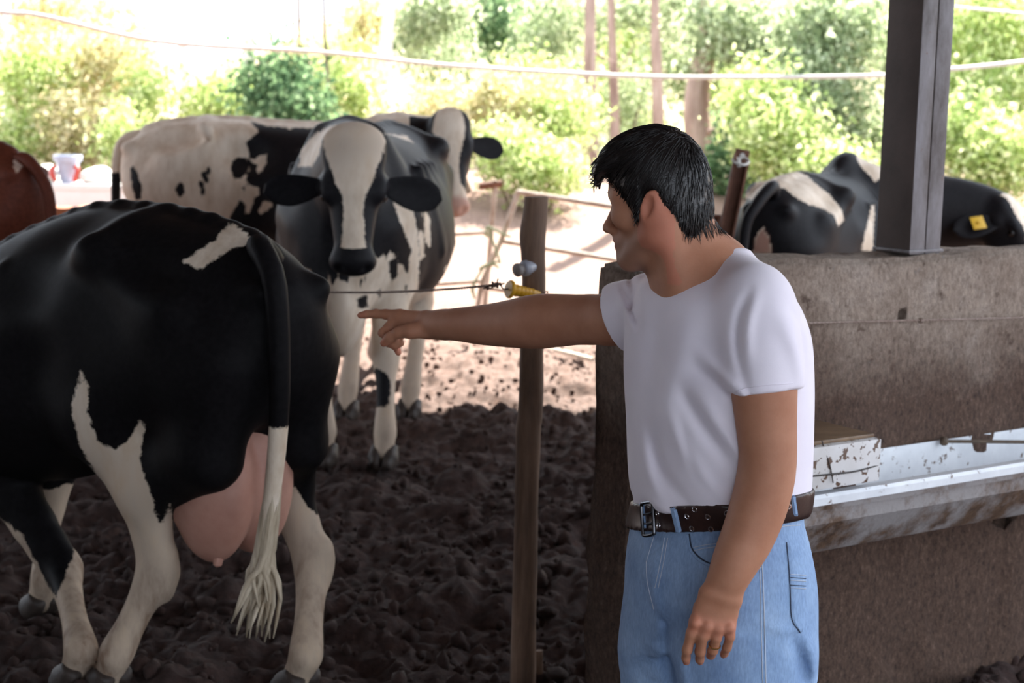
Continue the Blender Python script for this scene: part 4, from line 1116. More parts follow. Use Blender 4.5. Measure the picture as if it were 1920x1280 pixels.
cow5, ct5 = make_cow('black cow with white rump patch and yellow ear tag behind the concrete wall', (1.57, 8.36, 0), math.radians(63), 0.95, M_COAT,
    head={'poll': P(1893, 372, 8.75), 'dir': (0.45, -0.45, -0.75), 'face': (0.6, -0.3, 0.6), 'size': 1.0},
    neck=[(0.58, 0, 1.14, 0.27, 0.16), (0, 0, 0, 0.20, 0.13, P(1775, 400, 8.85)), (0, 0, 0, 0.14, 0.10, P(1878, 410, 8.80))],
    ears={-1: ((-0.97, -0.15, -0.14), (-0.1, -0.8, 0.55), 1.25, True), 1: ((0.12, 1, -0.15), (0.2, 0, 1), 1.0)}, hump=0.085, tag_ear=(-1, M_TAG, 0.0),
    tail=[(P(1448, 350, 7.55),), (P(1418, 385, 7.44),), (P(1397, 430, 7.40),), (P(1390, 540, 7.40),), (P(1392, 680, 7.42),)], paint=paint5, h=0.0135, switch_mat=M_SWITCH_DARK, tail_mat=M_COAT)
# ------------------------------------------------------------------ the man
MY = 2.86
def m_(u, v, dy=0.0): return P(u, v, MY + dy)
PX = MY / FPX                                    # metres per photo pixel at the man
man = empty('person', (m_(1345, 900)[0], MY, 0.0), 'man in white t-shirt and light blue jeans pointing with outstretched arm', 'person')
FD = np.array([-0.87, -0.49, 0.0]); FD /= np.linalg.norm(FD)      # the way the chest faces
LD = np.array([-FD[1], FD[0], 0.0])                              # towards his left side ... sign fixed below
if LD[1] > 0: LD = -LD                                           # his left side is the near one

M_SKIN = mat('skin', rough=0.6); bsdf(M_SKIN).inputs['Specular IOR Level'].default_value = 0.3
kv = coord(M_SKIN); k1 = noise(M_SKIN, kv, 14, 5, 0.6); k2 = noise(M_SKIN, kv, 220, 3, 0.6)
kc = ramp(M_SKIN, k1, [(0.3, (0.37, 0.158, 0.09)), (0.7, (0.47, 0.225, 0.138))])
for nme, colr in (('beard', (0.20, 0.115, 0.085)), ('lips', (0.36, 0.12, 0.10)), ('blush', (0.52, 0.17, 0.11))):
    kc = mix(M_SKIN, nd(M_SKIN, 'ShaderNodeAttribute', attribute_name=nme).outputs['Fac'], kc, colr)
set_color(M_SKIN, kc); bump(M_SKIN, k2, 0.12, 0.0015)
bsdf(M_SKIN).inputs['Subsurface Weight'].default_value = 0.12
bsdf(M_SKIN).inputs['Subsurface Radius'].default_value = (0.012, 0.005, 0.003)
bsdf(M_SKIN).inputs['Subsurface Scale'].default_value = 0.6

# head frame
HC = m_(1248, 389, 0.0)
yaw, pit, rol = math.radians(27), math.radians(7), math.radians(2)
hx = np.array([-math.cos(yaw), math.sin(yaw), 0]); hz = np.array([0, 0, 1.0]); hy = np.cross(hz, hx)
hx2 = hx * math.cos(pit) - hz * math.sin(pit); hz2 = np.cross(hx2, hy); 
HR = np.stack([hx2, hy, hz2], 1)                 # columns forward, left, up
HS = 0.955
def hd(x, y, z): return HC + HR @ (HS * np.array([x, y, z if z > 0 else z * 0.90]))
hr = lambda *r: HS * np.array(r)

S = Field(m_(1345, 640)[:3] * 0 + np.array([-0.36, 2.52, 0.62]), np.array([0.56, 3.62, 1.62]), 0.0036)
S.ell(hd(0.011, 0, 0.045), hr(0.086, 0.071, 0.088), HR, 0.02)
S.ell(hd(-0.027, 0, 0.012), hr(0.049, 0.058, 0.062), HR, 0.03)
S.ell(hd(0.048, 0, 0.050), hr(0.050, 0.060, 0.056), HR, 0.03)
S.econe(hd(0.050, 0, 0.015), hd(0.048, 0, -0.078), hr(0.046, 0.058), hr(0.036, 0.040), hx2, 0.02)
for s_ in (-1, 1):
    S.cone(hd(0.088, s_ * 0.020, 0.030), hd(0.070, s_ * 0.052, 0.028), 0.012, 0.012, 0.015)
    S.ell(hd(0.060, s_ * 0.047, -0.012), hr(0.030, 0.020, 0.024), HR, 0.02)
    S.cone(hd(0.002, s_ * 0.055, -0.050), hd(0.072, s_ * 0.020, -0.104), 0.023, 0.019, 0.025)
    S.cone(hd(0.000, s_ * 0.058, -0.005), hd(0.002, s_ * 0.056, -0.050), 0.022, 0.022, 0.025)
    S.ell(hd(0.099, s_ * 0.034, 0.012), hr(0.016, 0.018, 0.011), HR, 0.008, 's')
    S.ell(hd(0.080, s_ * 0.032, 0.0185), hr(0.016, 0.019, 0.006), HR, 0.005)          # upper lid
    S.ell(hd(0.078, s_ * 0.032, 0.003), hr(0.015, 0.018, 0.005), HR, 0.006)           # lower lid
S.econe(hd(0.090, 0, 0.022), hd(0.113, 0, -0.026), hr(0.010, 0.0085), hr(0.013, 0.011), hx2, 0.012)
S.ell(hd(0.119, 0, -0.033), hr(0.0125, 0.012, 0.0105), HR, 0.008)
for s_ in (-1, 1): S.ell(hd(0.106, s_ * 0.0125, -0.037), hr(0.012, 0.0085, 0.009), HR, 0.006)
S.ell(hd(0.082, 0, -0.064), hr(0.024, 0.030, 0.026), HR, 0.015)
S.ell(hd(0.1005, 0, -0.0595), hr(0.0085, 0.020, 0.0065), HR, 0.006)
S.ell(hd(0.0985, 0, -0.0715), hr(0.0085, 0.018, 0.0070), HR, 0.006)
S.ell(hd(0.108, 0, -0.0655), hr(0.010, 0.019, 0.0015), HR, 0.003, 's')
S.ell(hd(0.083, 0, -0.100), hr(0.020, 0.022, 0.018), HR, 0.018)
for s_ in (-1, 1):                                                                     # ears
    eR = HR @ np.array(Matrix.Rotation(math.radians(-14), 3, 'Y') @ Matrix.Rotation(math.radians(20 * s_), 3, 'Z'))
    S.ell(hd(-0.005, s_ * 0.079, 0.003), hr(0.021, 0.0090, 0.034), eR, 0.008)
    S.ell(hd(0.001, s_ * 0.089, 0.005), hr(0.0125, 0.0085, 0.022), eR, 0.004, 's')
    S.ell(hd(0.005, s_ * 0.083, -0.004), hr(0.007, 0.010, 0.009), eR, 0.003, 's')
    S.ell(hd(0.010, s_ * 0.079, -0.004), hr(0.006, 0.006, 0.010), eR, 0.004)           # tragus
    S.ell(hd(0.003, s_ * 0.076, -0.027), hr(0.008, 0.006, 0.010), eR, 0.006)           # lobe
# neck and trunk under the clothes
nb = m_(1322, 548, 0.0)
S.cone(hd(-0.014, 0, -0.025), nb, 0.055, 0.062, 0.03)
S.cone(hd(-0.036, 0, -0.030), m_(1336, 506, 0.02), 0.036, 0.047, 0.03)
S.cone(hd(0.020, 0.006, -0.085), m_(1292, 560, -0.02), 0.024, 0.03, 0.03)
S.cone(hd(-0.02, 0.055, -0.035), m_(1275, 545, -0.06), 0.02, 0.017, 0.03)                # the neck muscle on the near side
S.cone(m_(1350, 510, 0.02), m_(1410, 572, -0.12), 0.045, 0.048, 0.04)
S.cone(m_(1335, 520, 0.03), m_(1235, 575, 0.13), 0.045, 0.045, 0.04)
S.cone(nb, m_(1345, 900), 0.09, 0.10, 0.05)
# right arm, outstretched
YA = [(1215, 588, 0.16, 0.050), (1162, 598, 0.21, 0.0475), (1085, 599, 0.29, 0.0450), (1035, 601, 0.335, 0.0470), (1000, 603, 0.37, 0.0482), (955, 607, 0.42, 0.0430), (905, 609, 0.475, 0.0365), (860, 608, 0.52, 0.0305), (832, 608.5, 0.55, 0.0262), (815, 608.5, 0.568, 0.0215)]
S.chain([(*m_(u, v, d), r) for u, v, d, r in YA], 0.02, 22)
wr = lambda u, v, d=0.0: m_(u, v, 0.60 + d)
S.econe(wr(835, 608.5, -0.045), wr(800, 608, -0.015), (0.0245, 0.021), (0.0285, 0.0185), (0, 0, 1), 0.022)
S.econe(wr(800, 608, -0.012), wr(752, 603, 0.03), (0.0295, 0.017), (0.027, 0.014), (0, 0, 1), 0.012)
S.chain([(*wr(748, 590, 0.032), 0.0128), (*wr(724, 589, 0.048), 0.0108), (*wr(705, 588, 0.058), 0.0098), (*wr(688, 589, 0.066), 0.0090), (*wr(676, 591, 0.072), 0.0078)], 0.008)
S.chain([(*wr(803, 618, -0.028), 0.019), (*wr(770, 620, -0.03), 0.0165), (*wr(748, 623, -0.022), 0.0125), (*wr(731, 632, -0.012), 0.0112), (*wr(720, 643, -0.004), 0.0090)], 0.010)
S.chain([(*wr(745, 598, 0.034), 0.0122), (*wr(729, 613, 0.032), 0.0108), (*wr(717, 624, 0.020), 0.0098), (*wr(728, 633, 0.008), 0.0088), (*wr(742, 634, 0.004), 0.0080)], 0.007)
S.chain([(*wr(748, 607, 0.032), 0.0120), (*wr(733, 630, 0.034), 0.0105), (*wr(728, 642, 0.024), 0.0095), (*wr(740, 648, 0.012), 0.0088), (*wr(752, 643, 0.006), 0.0080)], 0.006)
S.chain([(*wr(758, 616, 0.030), 0.0110), (*wr(744, 640, 0.036), 0.0095), (*wr(743, 650, 0.030), 0.0086), (*wr(747, 661, 0.022), 0.0074)], 0.006)
# left arm, hanging
LA = [(1418, 590, -0.155, 0.052), (1430, 680, -0.18, 0.050), (1433, 740, -0.19, 0.0475), (1437, 800, -0.195, 0.0432), (1440, 855, -0.20, 0.0405), (1434, 905, -0.205, 0.0412), (1419, 960, -0.215, 0.0400), (1400, 1010, -0.225, 0.0365), (1380, 1050, -0.235, 0.0320), (1366, 1082, -0.24, 0.0255)]
S.chain([(*m_(u, v, d), r) for u, v, d, r in LA], 0.02, 24)
lh = lambda u, v, d=0.0: m_(u, v, -0.245 + d)
hu = unit(m_(1390, 1100) - m_(1330, 1092))
S.econe(lh(1374, 1060, 0.006), lh(1352, 1115), (0.0255, 0.021), (0.0355, 0.0165), hu, 0.02)
S.econe(lh(1350, 1118), lh(1336, 1170, 0.004), (0.037, 0.0165), (0.0405, 0.0135), hu, 0.012)
FN = [[(1304, 1166, 0, 0.0118), (1296, 1188, 0, 0.0098), (1288, 1218, 0.008, 0.0090), (1286, 1233, 0.020, 0.0082), (1287, 1241, 0.030, 0.0072)],
      [(1326, 1172, -0.003, 0.0122), (1318, 1192, -0.004, 0.0100), (1313, 1222, 0.008, 0.0094), (1312, 1235, 0.024, 0.0084), (1313, 1240, 0.036, 0.0074)],
      [(1347, 1176, -0.002, 0.0118), (1343, 1195, -0.003, 0.0097), (1337, 1219, 0.010, 0.0092), (1333, 1228, 0.028, 0.0082), (1332, 1230, 0.040, 0.0072)],
      [(1367, 1174, 0.002, 0.0108), (1369, 1193, 0.002, 0.0088), (1363, 1214, 0.012, 0.0082), (1358, 1225, 0.026, 0.0074), (1356, 1228, 0.034, 0.0066)]]
for q in FN: S.chain([(*lh(u, v, d), r * 0.93) for u, v, d, r in q], 0.006)
S.chain([(*lh(1345, 1105, 0.012), 0.018), (*lh(1316, 1140, 0.028), 0.0140), (*lh(1303, 1172, 0.036), 0.0112), (*lh(1300, 1198, 0.042), 0.0085)], 0.012)
for (u, v) in ((1303, 1167), (1327, 1174), (1348, 1178), (1368, 1177)):                    # knuckles
    S.ell(lh(u, v, -0.009), 0.0085, None, 0.008)
sv_, sf_ = S.surface(1)
body = new_mesh_obj('body', sv_, sf_, M_SKIN, man)
rel = (sv_ - HC) @ HR / HS
isH = (rel[:, 2] > -0.14) & (np.abs(rel[:, 1]) < 0.12) & (rel[:, 0] > -0.12)
beard = np.where(isH, np.clip((-0.030 - rel[:, 2]) / 0.03, 0, 1) * np.clip((rel[:, 0] - 0.012) / 0.03, 0, 1) * np.clip((0.15 + rel[:, 2]) / 0.03, 0, 1) * 0.55, 0)
lips = np.where(isH & (np.abs(rel[:, 2] + 0.0655) < 0.012) & (rel[:, 0] > 0.094) & (np.abs(rel[:, 1]) < 0.022), 0.7, 0)
blush = np.where(isH & (np.abs(rel[:, 1]) > 0.070), 0.55, 0.0)
tips = np.zeros(len(sv_))
for q, fnc in [(FN[i][-1], lh) for i in range(4)] + [((676, 590, 0.07), wr), ((718, 644, 0), wr), ((747, 660, 0.02), wr)] + [((u, v, -0.005), lh) for u, v in ((1303, 1167), (1327, 1174), (1348, 1178), (1368, 1177))]:
    tips = np.maximum(tips, 0.5 * np.clip(1.4 - np.linalg.norm(sv_ - fnc(*q[:3]), axis=1) / 0.018, 0, 1))
blush = np.maximum(blush, tips)
for nme, arr in (('beard', np.where(lips > 0, 0, beard)), ('lips', lips), ('blush', blush)):
    at = body.data.attributes.new(nme, 'FLOAT', 'POINT'); at.data.foreach_set('value', arr.astype(np.float32))
bvh_body = BVHTree.FromPolygons([tuple(p) for p in sv_.tolist()], [tuple(f_) for f_ in sf_.tolist()])
def hit(bvh, u, v, off=0.0):
    o, d = ray(u, v); d = d / np.linalg.norm(d)
    h_ = bvh.ray_cast(Vector(o), Vector(d))
    if h_[0] is None:
        h_ = bvh.find_nearest(Vector(P(u, v, MY - 0.05)))
    n = np.array(h_[1]); n = n if n.dot(d) < 0 else -n
    return np.array(h_[0]) + n * off, n
# eyes
M_EW = mat('eye_white', (0.62, 0.56, 0.52), 0.2); M_IR = mat('iris_brown', (0.03, 0.014, 0.008), 0.1)
for s_ in (-1, 1):
    eb = MB().sphere(hd(0.0795, s_ * 0.032, 0.0115), 0.0118 * HS, 14, 10).build('eyeball', M_EW, man)
    MB().sphere(hd(0.0865, s_ * 0.032, 0.0110), 0.0062 * HS, 12, 8).build('iris', M_IR, eb)

# hair
M_HAIR = mat('black_hair', rough=0.32)
hv = coord(M_HAIR, (1, 1, 1)); h1_ = noise(M_HAIR, hv, 180, 4, 0.6)
set_color(M_HAIR, ramp(M_HAIR, h1_, [(0.3, (0.005, 0.004, 0.004)), (0.75, (0.017, 0.013, 0.012))])); bump(M_HAIR, h1_, 0.4, 0.003)
Hf = Field(HC - 0.22, HC + 0.22, 0.0034)
Hf.ell(hd(0.012, 0, 0.056), hr(0.096, 0.082, 0.098), HR, 0.01)
Hf.ell(hd(-0.030, 0, 0.015), hr(0.054, 0.070, 0.076), HR, 0.03)
Hf.ell(hd(-0.041, 0, -0.036), hr(0.040, 0.058, 0.048), HR, 0.03)
Hf.ell(hd(0.050, 0, 0.104), hr(0.060, 0.068, 0.036), HR, 0.03)
Hf.ell(hd(0.086, 0, 0.090), hr(0.030, 0.058, 0.026), HR, 0.02)
Hf.ell(hd(0.115, 0, -0.040), hr(0.080, 0.150, 0.106), HR, 0.008, 's')
for s_ in (-1, 1):
    Hf.ell(hd(0.050, s_ * 0.085, -0.062), hr(0.075, 0.06, 0.062), HR, 0.006, 's')
    Hf.ell(hd(-0.002, s_ * 0.092, -0.004), hr(0.023, 0.035, 0.041), HR, 0.005, 's')
    Hf.ell(hd(-0.012, s_ * 0.075, -0.070), hr(0.026, 0.05, 0.034), HR, 0.006, 's')
    Hf.cone(hd(0.030, s_ * 0.068, 0.045), hd(0.027, s_ * 0.0685, -0.020), 0.014, 0.006, 0.01)
rh = np.random.default_rng(21)
for i in range(26):                                                            # locks of the fringe
    y = rh.uniform(-0.062, 0.066); x0 = 0.082 + 0.02 * (1 - (y / 0.07)**2); z0 = 0.094 + rh.uniform(-0.012, 0.012)
    dx, dz = rh.uniform(0.014, 0.032), rh.uniform(-0.046, -0.018)
    Hf.chain([(*hd(x0 - 0.02, y, z0 + 0.008), 0.010), (*hd(x0 + dx * 0.6, y + rh.uniform(-0.004, 0.004), z0 + dz * 0.25), 0.0075), (*hd(x0 + dx * 0.9, y + rh.uniform(-0.008, 0.008), z0 + dz), 0.0022)], 0.006, 7)
hv2, hf2 = Hf.surface(1)
hair = new_mesh_obj('hair', hv2, hf2, M_HAIR, man); hair['label'] = 'short black hair'
# strands laid along the hair
tri = hf2; cen = hv2[tri].mean(axis=1)
nrm = np.cross(hv2[tri[:, 1]] - hv2[tri[:, 0]], hv2[tri[:, 2]] - hv2[tri[:, 0]]); nrm /= np.linalg.norm(nrm, axis=1)[:, None] + 1e-12
rl = (cen - HC) @ HR / HS
out_ok = np.where(((rl - np.array([0, 0, 0.03])) * ((nrm @ HR))).sum(1) > 0)[0]
hb = MB(); crown = hd(-0.055, 0.01, 0.145)
pick = rh.choice(out_ok, 2300, replace=False)
sv3, sf3 = [], []
for i in pick:
    p, n = cen[i], nrm[i]
    d = p - crown; d = d - n * d.dot(n) + HR @ rh.normal(0, 0.012, 3); d = d - n * d.dot(n); d = d / (np.linalg.norm(d) + 1e-9)
    L_ = rh.uniform(0.018, 0.034); w = np.cross(n, d); r0 = rh.uniform(0.0007, 0.0014)
    lift = rh.uniform(0.0, 0.0022)
    rings = []
    for t, rr_ in ((0, 0.6), (0.35, 1.0), (0.75, 0.8), (1.0, 0.1)):
        c = p + d * L_ * (t - 0.3) + n * (0.0004 + lift * t * (1.6 - t)) - n * (0.9 * (L_ * (t - 0.3))**2 / 0.19)
        rings.append([c + w * r0 * rr_, c + n * r0 * rr_, c - w * r0 * rr_])
    b0 = len(sv3)
    for r_ in rings: sv3 += r_
    for k in range(3):
        for j in range(3):
            a, b = b0 + k * 3 + j, b0 + k * 3 + (j + 1) % 3
            sf3.append((a, b, b + 3, a + 3))
# finer hairs at the nape and behind the ears
for i in range(240):
    y = rh.uniform(-0.045, 0.050); zz = rh.uniform(-0.060, -0.030)
    o = hd(-0.25, y * 3.0, zz)
    tgt = hd(-0.045, y, zz); d_ = tgt - o; d_ /= np.linalg.norm(d_)
    q = bvh_body.ray_cast(Vector(o), Vector(d_))
    if q[0] is None: continue
    p = np.array(q[0]); n = np.array(q[1]); n = n if n.dot(d_) < 0 else -n
    d = HR @ np.array([0.15 + rh.normal(0, 0.3), rh.normal(0, 0.25), -1.0]); d -= n * d.dot(n); d /= np.linalg.norm(d)
    w = np.cross(n, d); L_ = rh.uniform(0.008, 0.02); b0 = len(sv3)
    for t, rr_ in ((0, 1), (0.5, 0.8), (1, 0.1)):
        c = p + d * L_ * t + n * (0.0004 + 0.0016 * t)
        sv3 += [c + w * 0.0006 * rr_, c + n * 0.0006 * rr_, c - w * 0.0006 * rr_]
    for k in range(2):
        for j in range(3):
            a, b = b0 + k * 3 + j, b0 + k * 3 + (j + 1) % 3; sf3.append((a, b, b + 3, a + 3))
st_ = new_mesh_obj('hair_strands', np.array(sv3), np.array(sf3), M_HAIR, hair); st_['kind'] = 'stuff'; st_.matrix_parent_inverse = (man.matrix_basis @ man.matrix_basis.inverted()).inverted()
for s_ in (-1, 1):
    eb = MB().tube(spline([hd(0.099, s_ * 0.014, 0.030), hd(0.098, s_ * 0.030, 0.037), hd(0.082, s_ * 0.050, 0.032)], 9), [0.002, 0.0035, 0.004, 0.004, 0.004, 0.0035, 0.003, 0.002, 0.001], 6).build('eyebrow', M_HAIR, man)
    MB().tube(spline([hd(0.0925, s_ * 0.018, 0.014), hd(0.0955, s_ * 0.032, 0.0175), hd(0.085, s_ * 0.046, 0.012)], 8), [0.0008, 0.0014, 0.0016, 0.0016, 0.0016, 0.0014, 0.001, 0.0006], 5).build('eyelashes', M_HAIR, man)

# trunk outline shared by shirt, trousers and belt: rows of photo height, centre, depth shift, half size front-back, half size across
ROWS = [(470, 1352, 0.015, 0.035, 0.05), (500, 1345, 0.01, 0.065, 0.085), (530, 1340, 0.005, 0.095, 0.135), (560, 1340, 0, 0.116, 0.168), (620, 1343, 0, 0.134, 0.186), (700, 1344, 0, 0.141, 0.188), (800, 1346, 0, 0.139, 0.186),
        (880, 1346, 0, 0.137, 0.184), (925, 1346, 0, 0.134, 0.180), (955, 1346, 0, 0.127, 0.174), (1000, 1347, 0, 0.137, 0.184), (1060, 1348, 0, 0.149, 0.192), (1120, 1348, 0, 0.152, 0.194), (1180, 1347, 0, 0.147, 0.192), (1230, 1345, 0, 0.135, 0.186)]
tz, tcx, tcy, ta, tb = [], [], [], [], []
for v, u, dy, a, b in ROWS:
    p = m_(u, v, dy); tz.append(p[2]); tcx.append(p[0]); tcy.append(p[1]); ta.append(a); tb.append(b)
_d = spline(np.array([tz, tcx, tcy, ta, tb]).T, 120)[::-1]
def trunk_d(X, Y, Z, grow=0.0, z0=None, z1=None):
    z = Z[0, 0, :]
    ip = lambda c: np.interp(z, _d[:, 0], c)[None, None, :]
    cx, cy, a, b = ip(_d[:, 1]), ip(_d[:, 2]), ip(_d[:, 3]) + grow, ip(_d[:, 4]) + grow
    x, y = X - cx, Y - cy
    p = x * FD[0] + y * FD[1]; q = x * LD[0] + y * LD[1]
    n = 2.25
    g = ((np.abs(p) / a + 1e-6)**n + (np.abs(q) / b + 1e-6)**n)**(1 / n)
    d = np.sqrt(p * p + q * q) * (1 - 1 / np.maximum(g, 0.08))
    if z1 is not None: d = np.maximum(d, Z - z1)
    if z0 is not None: d = np.maximum(d, z0 - Z)
    return d
zpx = lambda v: m_(1345, v)[2]

_bp = np.array([P(1212, 973, 2.80), P(1330, 973, 2.685), P(1478, 941, 2.84)])
_bs = np.linalg.solve(np.stack([np.ones(3), _bp[:, 0], _bp[:, 1]], 1), _bp[:, 2])
belt_z = lambda X, Y: _bs[0] + _bs[1] * X + _bs[2] * Y
# t-shirt
M_TEE = mat('white_cotton', rough=0.85)
tv = coord(M_TEE); t1 = noise(M_TEE, tv, 7, 4); t2 = noise(M_TEE, tv, 420, 2, 0.5)
set_color(M_TEE, ramp(M_TEE, t1, [(0.3, (0.80, 0.74, 0.83)), (0.7, (0.87, 0.81, 0.89))])); bump(M_TEE, t2, 0.12, 0.001)
bsdf(M_TEE).inputs['Sheen Weight'].default_value = 0.15
T = Field((0.12, 2.55, zpx(975)), (0.56, 3.20, zpx(440)), 0.0046)
T.custom((0.1, 2.5, zpx(962)), (0.6, 3.2, zpx(470)), lambda X, Y, Z: trunk_d(X, Y, Z, 0.006, z0=zpx(962), z1=zpx(472)), 0.02)
T.cone(m_(1352, 503, 0.02), m_(1412, 556, -0.12), 0.046, 0.060, 0.03)
T.cone(m_(1340, 505, 0.03), m_(1232, 572, 0.13), 0.043, 0.058, 0.03)
def cut_local(F, p, nrm_, lo, hi, k=0.003):
    p = np.asarray(p, float); nrm_ = unit(nrm_)
    F.put(lo, hi, lambda X, Y, Z: -((X - p[0]) * nrm_[0] + (Y - p[1]) * nrm_[1] + (Z - p[2]) * nrm_[2]), k, 's')
# folds: soft ridges and furrows in the cloth
def fold(F, pts, amp, w, y1=2.95):
    q = np.array([m_(u, v) for u, v in pts]); q2 = spline(q[:, [0, 2]], 14)
    sl, X, Y, Z = F.block(F.lo, F.lo + F.h * F.n)
    x, z = X[:, 0, 0][:, None], Z[0, 0, :][None, :]
    d = np.full((F.n[0], F.n[2]), 9.0); tt = np.zeros_like(d)
    for i in range(len(q2) - 1):
        a, b = q2[i], q2[i + 1]; ab = b - a
        t = np.clip(((x - a[0]) * ab[0] + (z - a[1]) * ab[1]) / (ab @ ab + 1e-12), 0, 1)
        e = np.hypot(x - a[0] - t * ab[0], z - a[1] - t * ab[1])
        tt = np.where(e < d, (i + t) / (len(q2) - 1), tt); d = np.minimum(d, e)
    g = 1.55 * amp * np.exp(-(d / w)**2) * np.sin(np.clip(tt, 0.02, 0.98) * math.pi)**0.6
    g = g[:, None, :] * np.clip((y1 - Y) / 0.06, 0, 1)
    F.a = (F.a - g).astype(np.float32)
FOLDS = [([(1290, 632), (1325, 668), (1366, 702)], 0.006, 0.010), ([(1285, 660), (1320, 690), (1360, 725)], -0.005, 0.010),
                    ([(1262, 700), (1305, 775), (1366, 846)], -0.008, 0.013), ([(1285, 695), (1330, 770), (1385, 835)], 0.006, 0.015),
                    ([(1240, 735), (1262, 800), (1300, 868), (1345, 905)], 0.007, 0.014), ([(1214, 780), (1233, 862), (1285, 922)], -0.006, 0.011), ([(1198, 800), (1212, 880), (1250, 938)], 0.005, 0.011),
                    ([(1275, 560), (1262, 640), (1238, 720), (1222, 800)], 0.005, 0.020), ([(1230, 560), (1222, 640), (1212, 720)], -0.004, 0.016), ([(1258, 760), (1285, 850), (1330, 900)], -0.005, 0.010),
                    ([(1340, 800), (1370, 860), (1400, 900)], 0.005, 0.012), ([(1350, 870), (1385, 915), (1420, 935)], -0.005, 0.010), ([(1300, 905), (1340, 925), (1390, 930)], 0.005, 0.012), ([(1205, 900), (1230, 932), (1290, 944)], 0.006, 0.010),
                    ([(1376, 520), (1355, 570), (1352, 625), (1366, 690)], -0.006, 0.007), ([(1388, 520), (1368, 575), (1366, 640)], 0.004, 0.009),
                    ([(1420, 560), (1450, 620), (1470, 700)], 0.004, 0.014), ([(1440, 540), (1470, 600), (1484, 680)], -0.004, 0.011),
                    ([(1196, 530), (1194, 560), (1196, 610)], -0.005, 0.006), ([(1176, 548), (1186, 580), (1195, 620)], -0.004, 0.006), ([(1166, 555), (1176, 590), (1190, 625)], 0.004, 0.007)]
def sleeve(chain_, k_cut, n_cut, hol):
    Q = Field(T.lo, T.lo + T.h * (T.n - 1), T.h)
    Q.chain(chain_, 0.03, 8)
    Q.half(k_cut, n_cut, 0.003)
    Q.cone(*hol, 0.002, 's')
    n_ = np.minimum(Q.n, T.n); sl = tuple(slice(0, i) for i in n_)
    a, d, k = T.a[sl], Q.a[sl], 0.022
    h_ = np.clip(0.5 + 0.5 * (a - d) / k, 0, 1); T.a[sl] = a + (d - a) * h_ - k * h_ * (1 - h_)
lsn = unit(m_(1437, 760, -0.19) - m_(1430, 690, -0.185))
sleeve([(*m_(1418, 575, -0.145), 0.064), (*m_(1428, 640, -0.17), 0.061), (*m_(1432, 700, -0.185), 0.0555), (*m_(1433, 790, -0.19), 0.053)], m_(1431, 731, -0.19), lsn, (m_(1429, 700, -0.185), m_(1436, 800, -0.19), 0.0485, 0.0500))
rsn = unit(np.array([-0.80, 0.42, -0.42]))
sleeve([(*m_(1222, 580, 0.15), 0.062), (*m_(1180, 594, 0.19), 0.058), (*m_(1085, 602, 0.285), 0.056)], m_(1162, 597, 0.21), rsn, (m_(1190, 596, 0.18), m_(1085, 601, 0.29), 0.0500, 0.0530))
for pts, amp, w in FOLDS: fold(T, pts, amp, w, 2.95 if pts[0][0] > 1200 else 3.2)
T.cone(m_(1306, 534, -0.012), m_(1266, 430, 0.0), 0.0635, 0.085, 0.006, 's')            # neck opening
T.cone(m_(1345, 482, 0.012), m_(1310, 400, 0.0), 0.040, 0.08, 0.006, 's')
sl_, X_, Y_, Z_ = T.block(T.lo, T.lo + T.h * T.n)
T.a = np.maximum(T.a, (belt_z(X_, Y_) + 0.010 - Z_)).astype(np.float32)
tv_, tf_ = T.surface(2)
tee = new_mesh_obj('t_shirt', tv_, tf_, M_TEE, man); tee['label'] = 'plain white cotton t-shirt'
bvh_t = BVHTree.FromPolygons([tuple(p) for p in tv_.tolist()], [tuple(f_) for f_ in tf_.tolist()])
def ridge(bvh, pix, r, name, mat_, parent, off=0.0, n=24, sides=6):
    p = [hit(bvh, u, v, off)[0] for u, v in spline(pix, n)]
    return MB().tube(p, r, sides).build(name, mat_, parent)
def fix_parent(o, par):      # sub-parts: parent chain carries the thing's transform
    o.parent = par; o.matrix_parent_inverse = man.matrix_basis.inverted() @ man.matrix_basis; o.matrix_parent_inverse = Matrix.Identity(4)
    return o
# trousers
M_DENIM = mat('light_denim', rough=0.85)
dv = coord(M_DENIM); d1 = noise(M_DENIM, dv, 9, 6, 0.65); d2 = noise(M_DENIM, coord(M_DENIM, (1, 1, 0.25)), 300, 3, 0.6)
dc = ramp(M_DENIM, d1, [(0.28, (0.17, 0.27, 0.47)), (0.55, (0.265, 0.39, 0.60)), (0.78, (0.37, 0.50, 0.70))])
dc = mix(M_DENIM, 0.5, dc, ramp(M_DENIM, d2, [(0.3, (0.62, 0.64, 0.68)), (0.7, (1.18, 1.16, 1.14))]), 'MULTIPLY')
set_color(M_DENIM, dc); bump(M_DENIM, d2, 0.25, 0.0015)
M_STITCH = mat('pale_stitching', (0.46, 0.50, 0.58), 0.8); M_STITCHD = mat('dark_stitching', (0.03, 0.04, 0.07), 0.8)
J = Field((0.10, 2.52, -0.02 + 0.0), (0.62, 3.20, zpx(890)), 0.0058)
J.custom((0.05, 2.5, zpx(1225)), (0.6, 3.2, zpx(895)), lambda X, Y, Z: np.maximum(trunk_d(X, Y, Z, 0.002, z0=zpx(1215)), Z - belt_z(X, Y) - 0.024), 0.03)
for c, sgn in ((0.088, 1), (-0.088, -1)):
    q = [(1180, 0.100), (1290, 0.104), (1500, 0.090), (1700, 0.078), (1840, 0.082)]
    rows = []
    for v, r in q:
        z = zpx(v) if v < 1840 else 0.06
        base = np.array([m_(1347, 1180)[0], MY, max(z, 0.06)]) + LD * c + FD * (0.0 if sgn > 0 else 0.012)
        rows.append((*base, r * 1.06, r * 0.97))
    J.echain(rows, FD, 0.05, 10)
J.ell(m_(1440, 1125, 0.02), (0.075, 0.09, 0.10), None, 0.05)
J.ell(m_(1425, 1120, 0.12), (0.075, 0.09, 0.10), None, 0.05)
